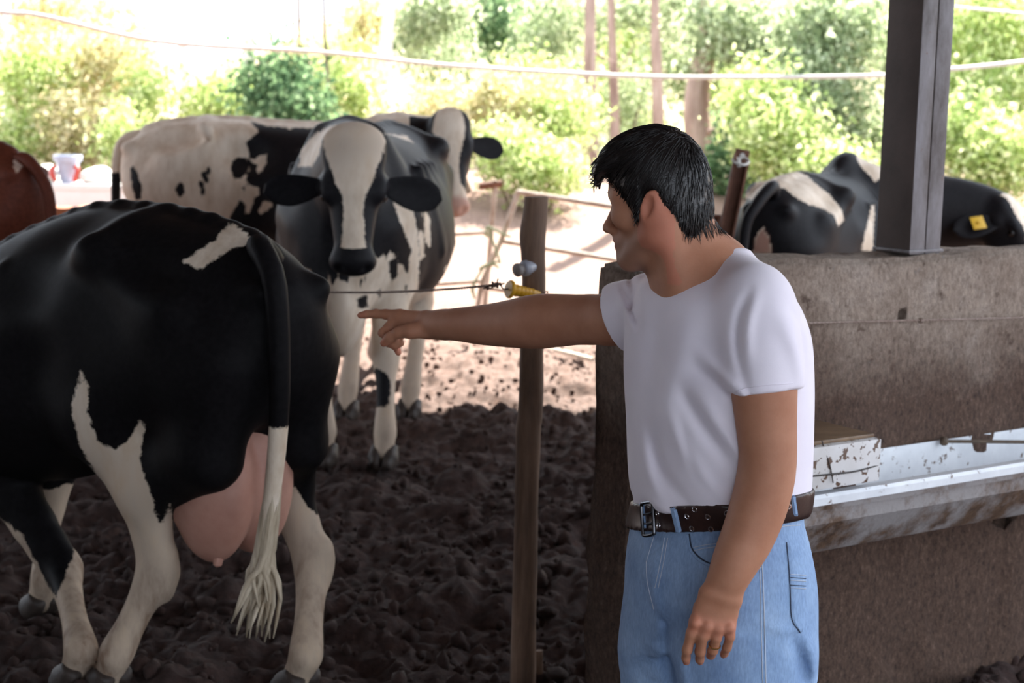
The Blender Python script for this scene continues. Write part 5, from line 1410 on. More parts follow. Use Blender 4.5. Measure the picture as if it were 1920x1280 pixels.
for pts, amp, w in [([(1228, 1010), (1216, 1060), (1228, 1140), (1236, 1200)], 0.005, 0.010), ([(1240, 1120), (1240, 1180), (1262, 1290)], -0.010, 0.012), ([(1262, 1150), (1262, 1210), (1290, 1300)], 0.005, 0.012),
                    ([(1200, 1090), (1230, 1130), (1262, 1140)], -0.004, 0.008), ([(1200, 1180), (1230, 1190), (1260, 1180)], 0.004, 0.009), ([(1455, 1130), (1475, 1190), (1488, 1240)], -0.007, 0.010), ([(1480, 1140), (1498, 1185), (1496, 1225)], 0.008, 0.012),
                    ([(1400, 1110), (1450, 1125), (1480, 1118)], 0.004, 0.008), ([(1290, 1090), (1320, 1120), (1370, 1130)], 0.004, 0.010), ([(1310, 1240), (1370, 1260), (1430, 1250)], 0.004, 0.012), ([(1190, 1250), (1230, 1270), (1270, 1262)], -0.004, 0.010)]:
    fold(J, pts, amp, w, 3.0)
# front pocket opening
jv_, jf_ = J.surface(2)
jeans = new_mesh_obj('jeans', jv_, jf_, M_DENIM, man); jeans['label'] = 'light blue denim jeans'
bvh_j = BVHTree.FromPolygons([tuple(p) for p in jv_.tolist()], [tuple(f_) for f_ in jf_.tolist()])
def on(bvh, pix, r, off, name, mt, n=26, sides=5): return fix_parent(ridge(bvh, pix, r, name, mt, None, off, n, sides), jeans)
def world_child(o, par):
    o.parent = par; o.matrix_parent_inverse = Matrix.Identity(4); return o
seams = [([(1427, 1010), (1430, 1080), (1433, 1155), (1436, 1285)], 0.0011), ([(1421, 1035), (1425, 1080), (1427, 1155), (1430, 1285)], 0.0008), ([(1406, 1064), (1428, 1064)], 0.0008),
         ([(1212, 1052), (1214, 1090), (1226, 1142)], 0.0008), ([(1226, 1006), (1213, 1050), (1212, 1054)], 0.0008), ([(1252, 1008), (1244, 1055), (1234, 1102)], 0.0008), ([(1246, 1008), (1238, 1055), (1228, 1102)], 0.0008),
         ([(1440, 992), (1470, 986), (1500, 984)], 0.0009)]
for px_, r in seams: world_child(ridge(bvh_j, px_, r, 'stitching', M_STITCH, None, 0.0004, 26, 5), jeans)
# curved front pocket: hem, facing and its dark mouth
pk = [(1290, 1003), (1295, 1030), (1314, 1051), (1340, 1062), (1362, 1064)]
world_child(ridge(bvh_j, pk, 0.0028, 'pocket_hem', M_DENIM, None, 0.001, 30, 6), jeans)
world_child(ridge(bvh_j, [(u + 2.5, v - 2.5) for u, v in pk], 0.0016, 'pocket_mouth', M_STITCHD, None, 0.0002, 30, 6), jeans)
for off_ in (0, 6): world_child(ridge(bvh_j, [(1301, 1026 + off_), (1330, 1020 + off_), (1362, 1018 + off_)], 0.0007, 'stitching', M_STITCH, None, 0.0004, 16, 5), jeans)
# patch pocket at the back
def patch(bvh, left, right, name, mt, th=0.003, nu=8, nv=24):
    l_, r_ = spline(left, nv), spline(right, nv); vs_, fs_ = [], []
    for i in range(nv):
        for j in range(nu):
            t = j / (nu - 1); u, v = l_[i] * (1 - t) + r_[i] * t
            p, n = hit(bvh, u, v)
            e = 0.0 if i in (0, nv - 1) or j in (0, nu - 1) else 1.0
            vs_.append(p + n * (th * e - 0.0004))
    for i in range(nv - 1):
        for j in range(nu - 1):
            a = i * nu + j; fs_.append((a, a + 1, a + nu + 1, a + nu))
    return MB().add(vs_, fs_).build(name, mt, None)
bp_l = [(1474, 1016), (1478, 1060), (1481, 1110), (1484, 1160), (1500, 1186)]; bp_r = [(1505, 1018), (1509, 1060), (1510, 1110), (1510, 1155), (1504, 1186)]
bpk = world_child(patch(bvh_j, bp_l, bp_r, 'back_pocket', M_DENIM), jeans)
for v0, mt in ((1076, M_STITCH), (1082, M_STITCHD), (1087, M_STITCH), (1096, M_STITCHD), (1101, M_STITCH)):
    world_child(ridge(bvh_j, [(1480, v0), (1494, v0 + 1), (1508, v0 + 2)], 0.0008, 'stitching', mt, None, 0.0034, 12, 5), jeans)
world_child(ridge(bvh_j, bp_l, 0.0009, 'stitching', M_STITCHD, None, 0.0012, 26, 5), jeans)
# belt
M_BELT = mottled('brown_leather', [(0.3, (0.020, 0.010, 0.009)), (0.7, (0.048, 0.022, 0.018))], 30, 0.33, 0.2, 0.002)
M_CHROME = mat('chrome', (0.75, 0.76, 0.80), 0.16, Metallic=1.0); M_DARKM = mat('dark_metal', (0.10, 0.10, 0.11), 0.25, Metallic=1.0)
Bf = Field((0.10, 2.52, zpx(1040)), (0.62, 3.20, zpx(870)), 0.0042)
Bf.custom((0.05, 2.5, zpx(1040)), (0.65, 3.2, zpx(870)), lambda X, Y, Z: np.maximum(np.maximum(trunk_d(X, Y, Z, 0.0115), -trunk_d(X, Y, Z, -0.012)), np.abs(Z - belt_z(X, Y)) - 0.0245), 0.004)
bv_, bf_ = Bf.surface(1)
belt = new_mesh_obj('belt', bv_, bf_, M_BELT, man); belt['label'] = 'dark brown leather belt with metal eyelets'
bvh_b = BVHTree.FromPolygons([tuple(p) for p in bv_.tolist()], [tuple(f_) for f_ in bf_.tolist()])
for (u, v) in ((1233, 963), (1235, 985), (1288, 968), (1327, 969), (1297, 991), (1333, 992), (1302, 955), (1363, 962), (1459, 955), (1478, 929), (1479, 949), (1366, 985)):
    p, n = hit(bvh_b, u, v, 0.0006)
    world_child(MB().torus(p, n, 0.0042, 0.0013, 16, 6).build('eyelet', M_CHROME, None), belt)
bc, bn = hit(bvh_b, 1221, 972, 0.005); bt = unit(hit(bvh_b, 1236, 970)[0] - hit(bvh_b, 1208, 974)[0]); bu = unit(np.cross(bt, bn)); bu = bu if bu[2] > 0 else -bu
fr_ = [bc + bt * x + bu * z + bn * 0.002 for x, z in ((-0.016, 0.029), (0.012, 0.029), (0.018, 0.022), (0.018, -0.022), (0.012, -0.029), (-0.016, -0.029), (-0.020, -0.02), (-0.020, 0.02), (-0.016, 0.029))]
world_child(MB().tube(spline(fr_, 40), 0.0032, 8).tube([bc - bt * 0.02 + bu * 0.008, bc + bt * 0.016 + bu * 0.009 + bn * 0.004], 0.0018, 6).tube([bc - bt * 0.02 - bu * 0.008, bc + bt * 0.016 - bu * 0.009 + bn * 0.004], 0.0018, 6).build('buckle', M_DARKM, None), belt)
for (u0, v0, u1, v1, w) in ((1262, 950, 1275, 1006, 6.0), (1204, 942, 1208, 990, 4.0), (1484, 912, 1492, 968, 4.0)):
    l_ = [(u0 - w, v0), ((u0 + u1) / 2 - w, (v0 + v1) / 2), (u1 - w, v1)]; r_ = [(u0 + w, v0), ((u0 + u1) / 2 + w, (v0 + v1) / 2), (u1 + w, v1)]
    world_child(patch(bvh_b, l_, r_, 'belt_loop', M_DENIM, 0.0042, 5, 12), jeans)
# ring on the ring finger
rc = lh(1339.5, 1209, 0.004); rax = unit(lh(1337, 1219, 0.010) - lh(1343, 1195, -0.003))
world_child(MB().torus(rc, rax, 0.0098, 0.0011, 28, 8).build('ring', mat('gold', (0.80, 0.55, 0.18), 0.2, Metallic=1.0), None), body)
body.children[0]['label'] = 'thin gold ring'
# collar rib of the shirt
col_px = [(1241, 508), (1246, 528), (1256, 541), (1285, 534), (1318, 519), (1344, 499), (1360, 480)]
world_child(ridge(bvh_t, col_px, 0.0040, 'collar', M_TEE, None, 0.0008, 30, 8), tee)
world_child(ridge(bvh_t, [(1378, 735), (1402, 727), (1440, 722), (1486, 718)], 0.0009, 'sleeve_hem', M_TEE, None, 0.0006, 20, 6), tee)
# boots below the trousers
M_BOOT = mottled('work_boot', [(0.3, (0.03, 0.02, 0.016)), (0.7, (0.07, 0.05, 0.04))], 12, 0.6, 0.3)
for c in (0.088, -0.088):
    b0 = np.array([m_(1347, 1180)[0], MY, 0]) + LD * c
    Bt = Field(b0 - np.array([0.36, 0.36, 0.03]), b0 + np.array([0.36, 0.36, 0.2]), 0.009)
    Bt.echain([(*(b0 - FD * 0.06 + (0, 0, 0.05)), 0.05, 0.04), (*(b0 + FD * 0.06 + (0, 0, 0.05)), 0.045, 0.046), (*(b0 + FD * 0.17 + (0, 0, 0.035)), 0.032, 0.042)], (0, 0, 1), 0.03)
    Bt.cone(b0 - FD * 0.03 + (0, 0, 0.06), b0 - FD * 0.03 + (0, 0, 0.15), 0.05, 0.055, 0.03)
    Bt.half((0, 0, 0.0), (0, 0, -1)); Bt.build('boot', M_BOOT, man)
# ------------------------------------------------------------------ things in the yard
M_PIPE = mottled('weathered_pipe', [(0.3, (0.22, 0.15, 0.11)), (0.6, (0.42, 0.36, 0.31)), (0.8, (0.52, 0.48, 0.44))], 10, 0.6, 0.2)
M_RUST = mottled('rusty_iron', [(0.3, (0.085, 0.032, 0.018)), (0.7, (0.20, 0.085, 0.05))], 14, 0.75, 0.4, 0.004)
YG = 12.4
def pipe(px_, r, name, par, Y=YG, mt=None, n=2):
    pts = [P(u, v, Y + (0 if len(q) == 0 else q[0])) for u, v, *q in px_]
    return MB().tube(spline(pts, n) if len(pts) > 2 else pts, r, 10).build(name, mt or M_PIPE, par)
g1 = empty('pipe_fence', G(908, 582), 'low pipe fence with two rails beside the head of the facing cow', 'fence')
pipe([(930, 338), (908, 584)], 0.021, 'upright', g1)
pipe([(640, 452, 0.05), (917, 435, 0.05)], 0.018, 'rail', g1); pipe([(640, 545, 0.05), (910, 526, 0.05)], 0.018, 'rail', g1)
pipe([(898, 349), (942, 344)], 0.030, 'cap_pipe', g1, mt=M_RUST)
g2 = empty('pipe_gate', G(905, 575), 'leaning pipe gate behind the wooden post, tied with green twine', 'gate')
pipe([(972, 360, -0.3), (940, 450, -0.3), (907, 523, -0.3), (893, 590, -0.3)], 0.022, 'frame_side', g2, n=10)
pipe([(970, 360, -0.3), (1150, 387, -0.6)], 0.022, 'rail', g2); pipe([(943, 452, -0.3), (1190, 493, -0.6)], 0.020, 'rail', g2); pipe([(918, 540, -0.3), (1190, 580, -0.6)], 0.019, 'rail', g2)
pipe([(1188, 392, -0.6), (1196, 585, -0.6)], 0.022, 'frame_side', g2)
M_TWINE = mottled('green_twine', [(0.3, (0.16, 0.22, 0.13)), (0.7, (0.40, 0.46, 0.30))], 40, 0.8)
tw_ = MB()
for pts in ([(912, 426), (918, 432), (925, 455), (934, 480), (938, 494)], [(914, 424), (930, 432), (946, 440), (958, 444)], [(934, 490), (922, 494), (908, 500), (898, 515), (888, 532), (884, 548)], [(910, 430), (917, 425), (920, 438), (911, 442), (912, 430)],
            [(898, 505), (910, 497), (926, 496), (936, 502)], [(890, 530), (887, 545), (890, 560)]):
    tw_.tube(spline([P(u, v, YG - 0.36) for u, v in pts], 14), 0.011, 6)
tw_.build('twine_lashing', M_TWINE, g2)
stick = MB().tube([G(1040, 656, 0.03), G(1075, 664, 0.035), G(1112, 674, 0.03)], 0.015, 8).build('pale_stick', mottled('pale_wood', [(0.3, (0.5, 0.44, 0.36)), (0.7, (0.66, 0.6, 0.5))], 10, 0.7)); tag(stick, 'pale straight stick lying on the sunlit earth', 'stick')

# low clay wall at the left
bm = bmesh.new(); bmesh.ops.create_cube(bm, size=1.0)
for v in bm.verts: v.co = Vector((v.co.x * 3.2, v.co.y * 0.26, v.co.z * 0.98))
cut_axis(bm, 0, 64); cut_axis(bm, 2, 14); cut_axis(bm, 1, 3)
for v in bm.verts:
    n = float(fbm(np.array(v.co.x * 3.0), np.array(v.co.y * 3.0), np.array(v.co.z * 3.0), 3)); t = max(0, v.co.z + 0.2) / 0.7
    v.co.z += t * (0.045 * float(fbm(np.array(v.co.x * 7), np.array(0.0), np.array(0.3), 2))); v.co.y += 0.02 * n
me = bpy.data.meshes.new('clay'); bm.to_mesh(me); bm.free(); me.materials.append(mottled('red_clay', [(0.3, (0.20, 0.062, 0.026)), (0.7, (0.34, 0.125, 0.06))], 7, 0.9, 0.5, 0.01))
me.polygons.foreach_set('use_smooth', np.ones(len(me.polygons), bool))
clay = bpy.data.objects.new('clay_wall', me); COL.objects.link(clay); pcl = P(150, 402, 10.9)
clay.location = (pcl[0], 10.95, pcl[2] - 0.42); clay.rotation_euler = (0, math.radians(2.2), math.radians(-5)); tag(clay, 'low red clay wall with crumbling top behind the black cow', 'wall')

# white bench with sacks and a pail
YT = 14.2
M_WHITE = mottled('whitewashed_board', [(0.3, (0.72, 0.72, 0.70)), (0.7, (0.82, 0.82, 0.80))], 4, 0.6, 0.2)
tA, tB = P(35, 342, YT), P(250, 336, YT)
bench = empty('whitewashed_bench', ((tA[0] + tB[0]) / 2, YT, 0), 'whitewashed bench in the sun beyond the red clay wall', 'bench')
cxx, wdt = (tA[0] + tB[0]) / 2, tB[0] - tA[0]
MB().box((cxx, YT + 0.2, tA[2] - 0.03), (wdt + 0.3, 0.6, 0.06), bev=0.008).build('top', M_WHITE, bench)
MB().box((cxx, YT - 0.08, tA[2] - 0.14), (wdt + 0.26, 0.03, 0.20), bev=0.005).build('apron', M_WHITE, bench)
M_DKW = mottled('dark_wood', [(0.3, (0.04, 0.03, 0.025)), (0.7, (0.09, 0.07, 0.05))], 8, 0.8)
for x_ in (cxx - wdt * 0.62, P(117, 380, YT)[0], cxx + wdt * 0.62):
    for y_ in (YT, YT + 0.42): MB().box((x_, y_, (tA[2] - 0.06) / 2 - 0.02), (0.075, 0.075, tA[2] - 0.06 + 0.04), bev=0.006).build('leg', M_DKW, bench)
M_SACK = mottled('white_sack', [(0.3, (0.66, 0.65, 0.60)), (0.7, (0.80, 0.79, 0.74))], 12, 0.8, 0.4)
def sack(u0, u1, vtop, label):
    a, b = P(u0, 340, YT + 0.15), P(u1, 340, YT + 0.15); z0 = tA[2]; hh = P(u0, vtop, YT + 0.15)[2] - z0
    f = Field((a[0] - 0.1, YT - 0.15, z0 - 0.05), (b[0] + 0.1, YT + 0.55, z0 + hh + 0.1), 0.014)
    f.ell(((a[0] + b[0]) / 2, YT + 0.18, z0 + hh * 0.38), ((b[0] - a[0]) / 2, 0.2, hh * 0.55), None, 0.05)
    f.ell(((a[0] + b[0]) / 2 + 0.06, YT + 0.18, z0 + hh * 0.62), ((b[0] - a[0]) * 0.26, 0.14, hh * 0.36), None, 0.06)
    f.cone((b[0] - 0.05, YT + 0.16, z0 + hh * 0.45), (b[0] + 0.03, YT + 0.12, z0 + hh * 0.55), 0.04, 0.02, 0.03)
    f.half((0, 0, z0 + 0.001), (0, 0, -1)); o = f.build('sack', M_SACK); tag(o, label, 'sack')
sack(52, 108, 308, 'bulging white sack left of the pail on the bench'); sack(150, 205, 312, 'slumped white sack right of the pail on the bench')
pb, pt_ = P(128, 340, YT + 0.1), P(128, 292, YT + 0.1); hb_ = pt_[2] - tA[2]
pail = empty('pail', (pb[0], YT + 0.1, tA[2]), 'pale blue pail with red handles standing on the white bench', 'pail')
MB().lathe([(0.001, 0.02), (0.0, 0.062), (hb_ * 0.8, 0.105), (hb_ * 0.8 + 0.004, 0.122), (hb_, 0.128), (hb_ + 0.008, 0.122), (hb_ * 0.85, 0.10), (0.015, 0.06), (0.014, 0.01)], (pb[0], YT + 0.1, tA[2]), (0, 0, 1), 24).build('bucket', mottled('pale_blue_plastic', [(0.3, (0.33, 0.38, 0.50)), (0.7, (0.46, 0.52, 0.64))], 6, 0.4), pail)
for s_ in (-1, 1):
    q = [(pb[0] + s_ * 0.09, YT + 0.02, tA[2] + hb_ * 0.62), (pb[0] + s_ * 0.115, YT - 0.01, tA[2] + hb_ * 0.50), (pb[0] + s_ * 0.10, YT - 0.02, tA[2] + hb_ * 0.25), (pb[0] + s_ * 0.085, YT + 0.0, tA[2] + hb_ * 0.1)]
    MB().tube(spline(q, 10), 0.022, 8).build('handle', mat('red_plastic_%d' % (s_ + 2), (0.45, 0.05, 0.035), 0.4), pail)

# rusty iron arm behind the wall, next to the man's head
YR = 6.6
arm = empty('rusty_bracket', (P(1352, 450, YR)[0], YR, 0), 'rusty iron channel bracket leaning up behind the dark hair', 'bracket')
top_, bot_ = P(1393, 280, YR), P(1352, 480, YR)
ax_ = unit(top_ - bot_); sd_ = unit(np.cross(ax_, [0, 1, 0])); sd_ = sd_ if sd_[0] > 0 else -sd_
low_ = bot_ - ax_ * (bot_[2] / ax_[2])
def plank(a, b, w, t, off, name, mt, par, dy=0.0):
    c = (a + b) / 2 + sd_ * off + np.array([0, dy, 0]); L_ = np.linalg.norm(b - a)
    Rm = Matrix(np.stack([sd_, np.cross(ax_, sd_), ax_], 1).tolist())
    return MB().box(c, (w, t, L_), Rm, 0.002).build(name, mt, par)
plank(low_, top_, 0.060, 0.008, 0.0, 'web', M_RUST, arm)
plank(low_, top_ - ax_ * 0.02, 0.010, 0.045, -0.028, 'flange', M_RUST, arm, -0.02); plank(low_, top_ - ax_ * 0.05, 0.010, 0.045, 0.026, 'flange', M_RUST, arm, -0.02)
wl_ = [P(1374, 302, YR - 0.05), P(1383, 306, YR - 0.07), P(1396, 309, YR - 0.07), P(1404, 303, YR - 0.04), P(1396, 296, YR - 0.02), P(1376, 298, YR - 0.02), P(1374, 302, YR - 0.05)]
MB().tube(spline(wl_, 24), 0.006, 7).tube([P(1385, 298, YR - 0.06), P(1386, 313, YR - 0.06)], 0.008, 7).build('wire_loop', mat('pale_wire', (0.62, 0.6, 0.56), 0.4), arm)
MB().lathe([(0, 0.010), (0.004, 0.013), (0.012, 0.012), (0.014, 0.004)], P(1391, 292, YR - 0.004), (0, -1, 0), 8).build('bolt', mat('pale_bolt', (0.6, 0.58, 0.55), 0.4), arm)
pn = empty('rusty_plate', (P(1338, 440, YR + 0.1)[0], YR + 0.1, 0), 'rusty iron plate post low behind the nape of the neck', 'plate')
c0 = P(1338, 404, YR + 0.1)
MB().box((c0[0], YR + 0.1, c0[2] / 2), (0.085, 0.012, c0[2]), bev=0.002).build('sheet', M_RUST, pn); MB().box((c0[0], YR + 0.08, c0[2]), (0.10, 0.06, 0.012), bev=0.002).build('top_flange', M_RUST, pn)
MB().box((c0[0] - 0.005, YR + 0.07, c0[2] / 2), (0.010, 0.05, c0[2] - 0.02), bev=0.002).build('rib', M_RUST, pn)

# white ropes strung across the yard
M_ROPE = mottled('white_rope', [(0.3, (0.62, 0.62, 0.58)), (0.7, (0.80, 0.80, 0.76))], 60, 0.7, 0.4, 0.004)
YL = 12.3
r1 = MB().tube(spline([P(u, v, YL) for u, v in ((-260, -12), (0, 22), (80, 30), (300, 78), (600, 98), (830, 122), (1100, 139), (1300, 145), (1640, 142), (1780, 130), (1920, 115), (2150, 80))], 90), 0.0165, 8).build('long_rope', M_ROPE)
tag(r1, 'long sagging white rope strung across the yard behind everything', 'rope')
r2_ = MB().tube(spline([P(u, v, YL + 0.6) for u, v in ((1500, -30), (1780, 11), (1920, 26), (2150, 60))], 30), 0.010, 8).build('thin_rope', M_ROPE); tag(r2_, 'thin white rope in the upper right corner past the steel post', 'rope')
# ------------------------------------------------------------------ trees and shrubs beyond the yard
def leaf_mat(name, cols, trans=0.5):
    m = bpy.data.materials.new(name); m.use_nodes = True; nt = m.node_tree; nt.nodes.remove(nt.nodes['Principled BSDF'])
    out = nt.nodes['Material Output']
    g = nt.nodes.new('ShaderNodeNewGeometry')
    c = ramp(m, g.outputs['Random Per Island'], [(i / (len(cols) - 1), q) for i, q in enumerate(cols)])
    d = nt.nodes.new('ShaderNodeBsdfDiffuse'); t = nt.nodes.new('ShaderNodeBsdfTranslucent'); x = nt.nodes.new('ShaderNodeMixShader'); x.inputs[0].default_value = trans
    lk(m, c, d.inputs['Color']); lk(m, c, t.inputs['Color']); lk(m, d.outputs[0], x.inputs[1]); lk(m, t.outputs[0], x.inputs[2]); lk(m, x.outputs[0], out.inputs['Surface'])
    return m
L_BRIGHT = leaf_mat('leaf_bright', [(0.216, 0.297, 0.095), (0.432, 0.567, 0.189), (0.675, 0.756, 0.351), (0.837, 0.850, 0.567)])
L_OLIVE = leaf_mat('leaf_olive', [(0.130, 0.182, 0.091), (0.286, 0.364, 0.195), (0.494, 0.572, 0.364), (0.676, 0.728, 0.546)])
L_DRY = leaf_mat('leaf_dry', [(0.270, 0.270, 0.108), (0.540, 0.513, 0.243), (0.702, 0.594, 0.378), (0.810, 0.783, 0.540)])
L_DEEP = leaf_mat('leaf_deep', [(0.046, 0.092, 0.046), (0.103, 0.184, 0.092), (0.184, 0.299, 0.138), (0.322, 0.437, 0.253)])
M_BARKW = mottled('pale_bark', [(0.3, (0.50, 0.44, 0.42)), (0.6, (0.68, 0.65, 0.66))], 5, 0.8, 0.3, 0.01, (1, 1, 0.3))
M_BARKP = mottled('pink_bark', [(0.3, (0.17, 0.105, 0.085)), (0.6, (0.40, 0.29, 0.25)), (0.8, (0.52, 0.42, 0.38))], 6, 0.85, 0.4, 0.01, (1, 1, 0.25))
M_BARKB = mottled('brown_bark', [(0.3, (0.10, 0.065, 0.045)), (0.7, (0.24, 0.17, 0.13))], 7, 0.85, 0.4, 0.01, (1, 1, 0.25))
rt = np.random.default_rng(77)
def leaves(c, rad, n, size, droop=0.5, clump=14):
    n = int(n * 1.55); size = size * 0.78
    """leaf blades gathered in small sprays inside an ellipsoid"""
    nc = max(3, n // clump)
    d = rt.normal(size=(nc, 3)); d /= np.linalg.norm(d, axis=1)[:, None]
    cc_ = d * (rt.random((nc, 1))**0.45) * np.asarray(rad)
    cen = np.repeat(cc_, clump, 0)[:n] + rt.normal(size=(min(n, nc * clump), 3)) * size * 1.7
    n = len(cen)
    a = rt.normal(size=(n, 3)); a[:, 2] -= droop * 1.6; a /= np.linalg.norm(a, axis=1)[:, None]
    b = np.cross(a, rt.normal(size=(n, 3))); b /= np.linalg.norm(b, axis=1)[:, None]; nn = np.cross(a, b)
    L_ = size * rt.uniform(0.6, 1.35, (n, 1)); w = L_ * rt.uniform(0.20, 0.34, (n, 1))
    p = cen + np.asarray(c)
    v = np.stack([p, p + a * L_ * 0.45 + b * w + nn * w * 0.3, p + a * L_ - nn * w * 0.4, p + a * L_ * 0.45 - b * w + nn * w * 0.3], 1).reshape(-1, 3)
    f = np.arange(n * 4).reshape(n, 4)
    return v, f
def foliage(name, blobs, mt, par, size=0.11, droop=0.5):
    V, F, k = [], [], 0
    for c, rad, n in blobs:
        v, f = leaves(c, rad, n, size, droop); V.append(v); F.append(f + k); k += len(v)
    o = new_mesh_obj(name, np.vstack(V), np.vstack(F), mt, par, smooth=False); o['kind'] = 'stuff'; return o
def blob(u, v, Y, ru, rv, n):
    s = Y / FPX
    return (P(u, v, Y), (ru * s, max(ru, rv) * s * 0.7, rv * s), n)
def gz(u, Y):
    x = P(u, 300, Y)[0]; return x, float(ground_z(np.array(x), np.array(Y)))
def trunk_pts(px_, Y, extra_top=4.0):
    pts = [P(u, v, Y) for u, v in px_]
    d = pts[0] - pts[1]; d = d / (np.linalg.norm(d) + 1e-9); pts = [pts[0] + d * extra_top * np.array([0.6, 0.6, 1])] + pts
    bx, by = pts[-1][0], pts[-1][1]; zb = float(ground_z(np.array(bx), np.array(by))) - 0.1
    if pts[-1][2] > zb + 0.05: pts.append(np.array([bx - 0.02, by, zb]))
    return pts
def tree(label, px_, w, Y, bark, blobs, mt, size=0.11, branches=(), name='eucalyptus_tree', droop=0.6):
    pts = trunk_pts(px_, Y); e = empty(name, pts[-1], label, 'tree')
    q = spline(pts, 26); r0 = w / 2 * Y / FPX
    rad = np.linspace(0.55, 1.25, 26) * r0; rad[-2:] *= 1.15
    tk = MB().tube(q, rad, 12).build('trunk', bark, e)
    for br in branches:
        bw = br[0]; bp = [P(u, v, Y + dy) for u, v, dy in br[1]]
        MB().tube(spline(bp, 12), np.linspace(1.0, 0.35, 12) * bw / 2 * Y / FPX, 8).build('branch', bark, e)
    if blobs: foliage('foliage', blobs, mt, e, size, droop)
    return e
def shrub(label, blobs, mt, Y, u, size=0.10, stems=5, name='shrub', bark=None, droop=0.2):
    x, z = gz(u, Y); e = empty(name, (x, Y, z), label, 'shrub')
    foliage('foliage', blobs, mt, e, size, droop)
    for i in range(stems):
        c, rad, n = blobs[i % len(blobs)]
        tip = np.asarray(c) + np.asarray(rad) * rt.uniform(-0.6, 0.6, 3)
        b0 = np.array([x + rt.uniform(-0.3, 0.3), Y + rt.uniform(-0.2, 0.2), z - 0.1]); mid = (tip + b0) / 2 + rt.normal(0, 0.15, 3)
        MB().tube(spline([b0, mid, tip], 9), np.linspace(0.03, 0.008, 9), 6).build('stem', bark or M_BARKB, e)
    return e
tree('white-barked tree with a forking limb above the pale cow', [(472, 0), (468, 90), (464, 222)], 23, 24, M_BARKW, [blob(440, -190, 24, 150, 60, 700)], L_OLIVE, 0.13, [(9, [(462, 82, 0), (440, 45, 0.2), (418, 5, 0.3), (400, -40, 0.4)])])
tree('grey-white tree trunk left of the second cow head', [(730, 0), (722, 100), (713, 232)], 28, 23, M_BARKW, [blob(810, 20, 25.5, 70, 45, 1500), blob(770, 70, 25.6, 40, 30, 500)], L_OLIVE, 0.12)
tree('faint overexposed white trunk above the rump of the pale cow', [(338, 20), (344, 110), (350, 208)], 22, 27, M_BARKW, [blob(330, -220, 27, 120, 60, 500)], L_DRY, 0.13)
tree('white trunk at the top left corner', [(10, 0), (14, 60), (20, 200)], 24, 25, M_BARKW, [blob(40, 30, 25.5, 70, 50, 700)], L_DRY, 0.12)
tree('slim brown trunk in the upper left beside the white corner trunk', [(80, 0), (84, 60), (88, 200)], 12, 26, M_BARKB, [blob(120, 20, 26, 60, 40, 500)], L_DRY, 0.12)
tree('thin brown sapling stem right of the forking white tree', [(607, 0), (612, 110), (617, 240)], 8, 21, M_BARKB, [blob(612, -150, 21, 50, 40, 200)], L_OLIVE, 0.11, name='sapling')
tree('pinkish trunk right of the far cow head', [(1107, 0), (1106, 150), (1108, 330)], 27, 24, M_BARKP, [blob(1060, 30, 26.5, 90, 55, 1400), blob(1010, 110, 26.5, 60, 45, 800)], L_OLIVE, 0.12, [(7, [(1110, 95, 0), (1135, 110, 0.2), (1152, 116, 0.3)])])
tree('narrow pinkish trunk second from the pointing man', [(1146, 0), (1150, 130), (1153, 290)], 19, 25, M_BARKP, [blob(1190, 10, 27, 70, 40, 900)], L_OLIVE, 0.12, [(5, [(1150, 150, 0), (1180, 100, 0.1), (1205, 55, 0.2)])])
tree('slim trunk just above the hair of the man', [(1228, 0), (1231, 110), (1234, 260)], 22, 24.5, M_BARKP, [blob(1250, 40, 26.5, 60, 60, 900)], L_OLIVE, 0.12)
tree('thick leaning eucalyptus trunk behind the head of the man', [(1330, 0), (1324, 90), (1306, 190), (1312, 300)], 48, 22, M_BARKP, [blob(1400, 50, 21.6, 120, 70, 2600), blob(1280, 10, 25, 60, 50, 900), blob(1480, 120, 21.5, 110, 70, 2400)], L_OLIVE, 0.12,
     [(10, [(1322, 90, 0), (1380, 66, -0.2), (1440, 60, -0.3), (1500, 50, -0.3)]), (12, [(1310, 255, 0), (1350, 240, -0.3), (1400, 232, -0.5)]), (8, [(1312, 275, 0), (1350, 268, -0.3), (1410, 225, -0.6)]), (9, [(1310, 300, 0), (1350, 320, -0.3), (1400, 312, -0.5)]), (7, [(1316, 200, 0), (1380, 170, -0.3), (1440, 140, -0.4)])])
tree('leafy eucalyptus with drooping twigs left of the steel post', [(1560, 0), (1556, 120), (1548, 300)], 14, 20, M_BARKB, [blob(1560, 60, 20, 110, 80, 3200), blob(1520, 190, 19.6, 110, 80, 3200), blob(1600, 270, 19.8, 70, 60, 1500)], L_OLIVE, 0.115)
tree('light green tree filling the upper right corner', [(1850, 0), (1846, 120), (1840, 300)], 14, 20, M_BARKB, [blob(1850, 50, 20, 120, 80, 3200), blob(1850, 190, 19.5, 110, 80, 3200), blob(1930, 120, 20.5, 80, 80, 1500)], L_BRIGHT, 0.115)
tree('dark evergreen crown at the top centre', [(905, 0), (912, 80), (920, 240)], 12, 29, M_BARKB, [blob(910, 40, 29, 85, 55, 2000), blob(930, 110, 29, 50, 40, 700)], L_DEEP, 0.14)
tree('grey-green tree above the far cow head', [(800, 0), (806, 90), (815, 240)], 10, 27, M_BARKB, [blob(810, 90, 27, 80, 60, 1500), blob(860, 150, 26.5, 80, 40, 1200)], L_OLIVE, 0.12)
